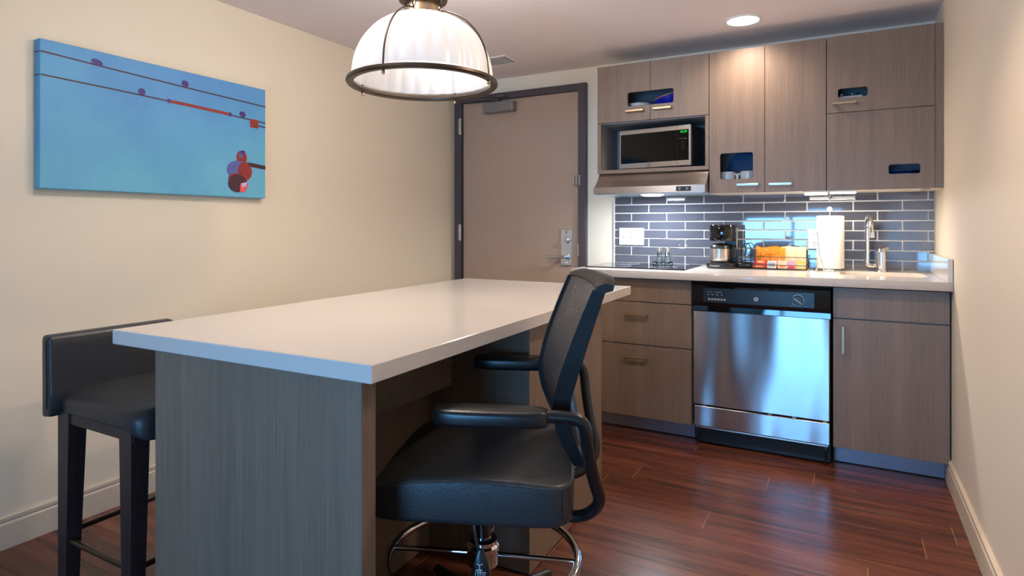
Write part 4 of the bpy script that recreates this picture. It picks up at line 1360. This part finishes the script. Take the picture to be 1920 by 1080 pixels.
# top cap: wide curled rim
b = nb()
rings = []
for i in range(25):
    u = 2 * i / 24 - 1
    y_ = u * 0.222
    edge = abs(u) ** 5
    zc = 1.026 - 0.010 * edge
    p = backpt(y_, 1.028)
    p.z = zc
    w = 0.046 - 0.012 * edge
    rings.append([b.verts.new(p + Vector(q)) for q in ((0.008, 0, -0.006), (0.004, 0, 0.004), (-w * 0.5, 0, 0.012), (-w, 0, 0.008), (-w, 0, -0.006), (-w * 0.4, 0, -0.012))])
for A, B in zip(rings[:-1], rings[1:]):
    for k_ in range(6):
        b.faces.new((A[k_], A[(k_ + 1) % 6], B[(k_ + 1) % 6], B[k_]))
b.faces.new(rings[0])
b.faces.new(rings[-1])
bmesh.ops.recalc_face_normals(b, faces=b.faces)
T.add('top_rim', b, M['blackplastic'], None, 60)
b = nb()
tube(b, [backpt(y_ * 0.150, 0.592, -0.014) for y_ in (-1, -0.5, 0, 0.5, 1)], 0.014, 8)
T.add('bottom_rail', b, M['blackplastic'], None, 50)
b = box(nb(), -0.012, 0.012, -0.105, 0.105, -0.085, 0.085, 0.011, 3)
b.transform(Matrix.Translation((-0.243, 0, 0.655)) @ Matrix.Rotation(R(12), 4, 'Y'))
T.add('lumbar_plate', b, M['blackplastic'], None, 45)
for s_ in (1, -1):
    y_ = 0.275 * s_
    pts = smooth_path([(-0.16, y_, 0.728), (-0.255, y_, 0.728), (-0.280, y_, 0.712), (-0.285, y_ * 0.93, 0.64), (-0.300, y_ * 0.78, 0.560), (-0.320, y_ * 0.64, 0.490), (-0.275, y_ * 0.50, 0.436), (-0.20, y_ * 0.42, 0.430), (-0.08, y_ * 0.32, 0.428)], 3)
    T.add('arm_tube', tube(nb(), pts, 0.0150, 12), M['blackplastic'], None, 50)
    b = nb()
    prism(b, [(p[0] - 0.062, p[1] + y_) for p in superell(0.135, 0.040, 3.2, 32)], 'z', 0.706, 0.744)
    tops = [e for e in b.edges if all(v.co.z > 0.74 for v in e.verts)] + [e for e in b.edges if all(v.co.z < 0.71 for v in e.verts)]
    bmesh.ops.bevel(b, geom=tops, offset=0.010, segments=3, affect='EDGES', profile=0.5)
    T.add('armrest_pad', b, M['blackplastic'], None, 50)
# under structure
T.add('mechanism', box(nb(), -0.12, 0.12, -0.085, 0.085, 0.395, 0.4415, 0.012, 2), M['blackmatte'])
T.add('gas_column', cyl(nb(), (0, 0, 0.08), (0, 0, 0.396), 0.023, 0.023, 24), M['blackgloss'], None, 40)
hub = T.add('ring_hub', lathe(nb(), [(0.024, 0.225), (0.036, 0.225), (0.042, 0.232), (0.043, 0.262), (0.045, 0.268), (0.045, 0.284), (0.040, 0.290), (0.040, 0.300), (0.024, 0.302), (0.024, 0.225)], seg=32), M['chrome'], None, 30)
rr = 0.262
rg = T.add('foot_ring', tube(nb(), [(rr * math.cos(2 * math.pi * i / 64), rr * math.sin(2 * math.pi * i / 64), 0.255) for i in range(64)], 0.0115, 12, True), M['chrome'], None, 60)
for k_ in range(4):
    a = R(0 + 90 * k_ - 2)
    T.add('ring_spoke', tube(nb(), [(0.040 * math.cos(a), 0.040 * math.sin(a), 0.258), (rr * math.cos(a), rr * math.sin(a), 0.255)], 0.0075, 10), M['chrome'], None, 60)
for k_ in range(5):
    a = R(20 + 72 * k_)
    b = nb()
    d = Vector((math.cos(a), math.sin(a), 0))
    tube(b, [d * 0.02 + Vector((0, 0, 0.105)), d * 0.16 + Vector((0, 0, 0.092)), d * 0.30 + Vector((0, 0, 0.070))], [0.026, 0.020, 0.014], 10)
    lg = T.add('base_leg', b, M['blackplastic'], None, 50)
    c_ = d * 0.285
    side = Vector((-d.y, d.x, 0))
    b = nb()
    for q in (-1, 1):
        cyl(b, Vector((c_.x, c_.y, 0.027)) + side * q * 0.006, Vector((c_.x, c_.y, 0.027)) + side * q * 0.022, 0.027, seg=20)
    cyl(b, (c_.x, c_.y, 0.03), (c_.x, c_.y, 0.062), 0.007, seg=10)
    T.add('caster', b, M['blackmatte'], lg, 40)
b = tube(nb(), smooth_path([(0.0, 0.07, 0.43), (-0.003, 0.165, 0.44), (-0.008, 0.178, 0.40), (-0.020, 0.182, 0.355)]), 0.0045, 8)
lev = T.add('height_lever', b, M['blackplastic'], None, 50)
b = nb()
pd = [(-0.006, 0.368), (0.006, 0.368), (0.019, 0.330), (0.026, 0.290), (0.026, 0.262), (0.012, 0.250), (-0.012, 0.250), (-0.026, 0.262), (-0.026, 0.290), (-0.019, 0.330)]
prism(b, [(p[0] - 0.024, p[1]) for p in pd], 'y', 0.178, 0.187)
bmesh.ops.bevel(b, geom=list(b.edges), offset=0.002, segments=1, affect='EDGES')
pdl = T.add('lever_paddle', b, M['blackplastic'], lev, 50)
b = nb()
for (p, q) in (((-0.034, 0.333), (-0.026, 0.330)), ((-0.026, 0.330), (-0.018, 0.333)), ((-0.026, 0.330), (-0.026, 0.318)), ((-0.034, 0.318), (-0.019, 0.318)),
               ((-0.034, 0.318), (-0.037, 0.304)), ((-0.030, 0.318), (-0.030, 0.300)), ((-0.024, 0.318), (-0.025, 0.300)), ((-0.030, 0.312), (-0.010, 0.312)), ((-0.020, 0.307), (-0.012, 0.307))):
    # local +y faces the camera, so the mark is mirrored in x to read from outside
    x_ = lambda v: -0.048 - v
    tube(b, [(x_(p[0]), 0.1875, p[1]), (x_(q[0]), 0.1875, q[1])], 0.0009, 5)
T.add('lever_mark', b, M['whitetext'], lev)

# ------------------------------------------------------------------ bar stool
T = Thing('bar_stool', 'low backed bar stool in black leather on dark wooden legs', 'stool', (-1.90, 1.13, 0))
sx0, sx1, sy0, sy1 = -2.115, -1.690, 0.958, 1.312
def st_fn(x, y_):
    return -0.25 * x * x - 0.5 * y_ * y_
b, ol = cushion(((sx0 + sx1) / 2 + 0.010, (sy0 + sy1) / 2), (sx1 - sx0) / 2 + 0.006, (sy1 - sy0) / 2 + 0.010, 0.600, 0.672, 0.028, st_fn, 8, 64,
                low=lambda x, y_: -0.032 * max(0, (x - 0.155) / 0.055) if x > 0.155 else 0)
st = T.add('seat', b, M['leather'], None, 55)
b = nb()
pr_ = [(-2.150, 0.578), (-2.098, 0.586), (-2.094, 0.650), (-2.102, 0.805), (-2.106, 0.828), (-2.146, 0.831), (-2.152, 0.815)]
prism(b, pr_, 'y', 0.930, 1.322)
bmesh.ops.bevel(b, geom=list(b.edges), offset=0.010, segments=3, affect='EDGES', profile=0.5)
bk = T.add('backrest', b, M['leather'], None, 50)
T.add('seam', tube(nb(), [(-2.118, 0.9285, 0.610), (-2.116, 0.9285, 0.70), (-2.122, 0.9285, 0.815)], 0.0016, 6), M['stitch'], bk)
b = box(nb(), -2.110, -1.715, 0.962, 0.985, 0.565, 0.600)
box(b, -2.110, -1.715, 1.287, 1.310, 0.565, 0.600)
box(b, -2.110, -2.085, 0.985, 1.287, 0.565, 0.600)
box(b, -1.740, -1.715, 0.985, 1.287, 0.565, 0.600)
T.add('seat_frame', b, M['espresso'])
for (xa, xb) in ((-2.113, -2.050), (-1.782, -1.722)):
    for (ya, yb, near) in ((0.958, 1.010, 1), (1.262, 1.312, 0)):
        b = nb()
        t = 0.017
        if xa < -2:
            lo = (xa + 0.000, xb - 0.020)
        else:
            lo = (xa + 0.017, xb - 0.003)
        ly = (ya, yb - 0.016) if near else (ya + 0.016, yb)
        top = [(xa, ya), (xb, ya), (xb, yb), (xa, yb)]
        bot = [(lo[0], ly[0]), (lo[1], ly[0]), (lo[1], ly[1]), (lo[0], ly[1])]
        A = [b.verts.new((p[0], p[1], 0.0)) for p in bot]
        B = [b.verts.new((p[0], p[1], 0.5995)) for p in top]
        for k_ in range(4):
            b.faces.new((A[k_], A[(k_ + 1) % 4], B[(k_ + 1) % 4], B[k_]))
        b.faces.new(list(reversed(A)))
        b.faces.new(B)
        T.add('leg', b, M['espresso'])
zf = 0.205
for p, q in (((-2.09, 0.972, zf), (-1.745, 0.972, zf)), ((-2.09, 1.300, zf), (-1.745, 1.300, zf)), ((-2.09, 0.972, zf + 0.02), (-2.09, 1.300, zf + 0.02)), ((-1.745, 0.972, zf - 0.005), (-1.745, 1.300, zf - 0.005))):
    T.add('foot_rail', tube(nb(), [p, q], 0.0085, 10), M['bronze'], None, 50)
light('pendant_down_beam', 'SPOT', (PXC, PYC, PZ - 0.008), (0, 0, 0), 15, (1.0, 0.86, 0.70), spot_size=R(172), spot_blend=0.4, shadow_soft_size=0.04)
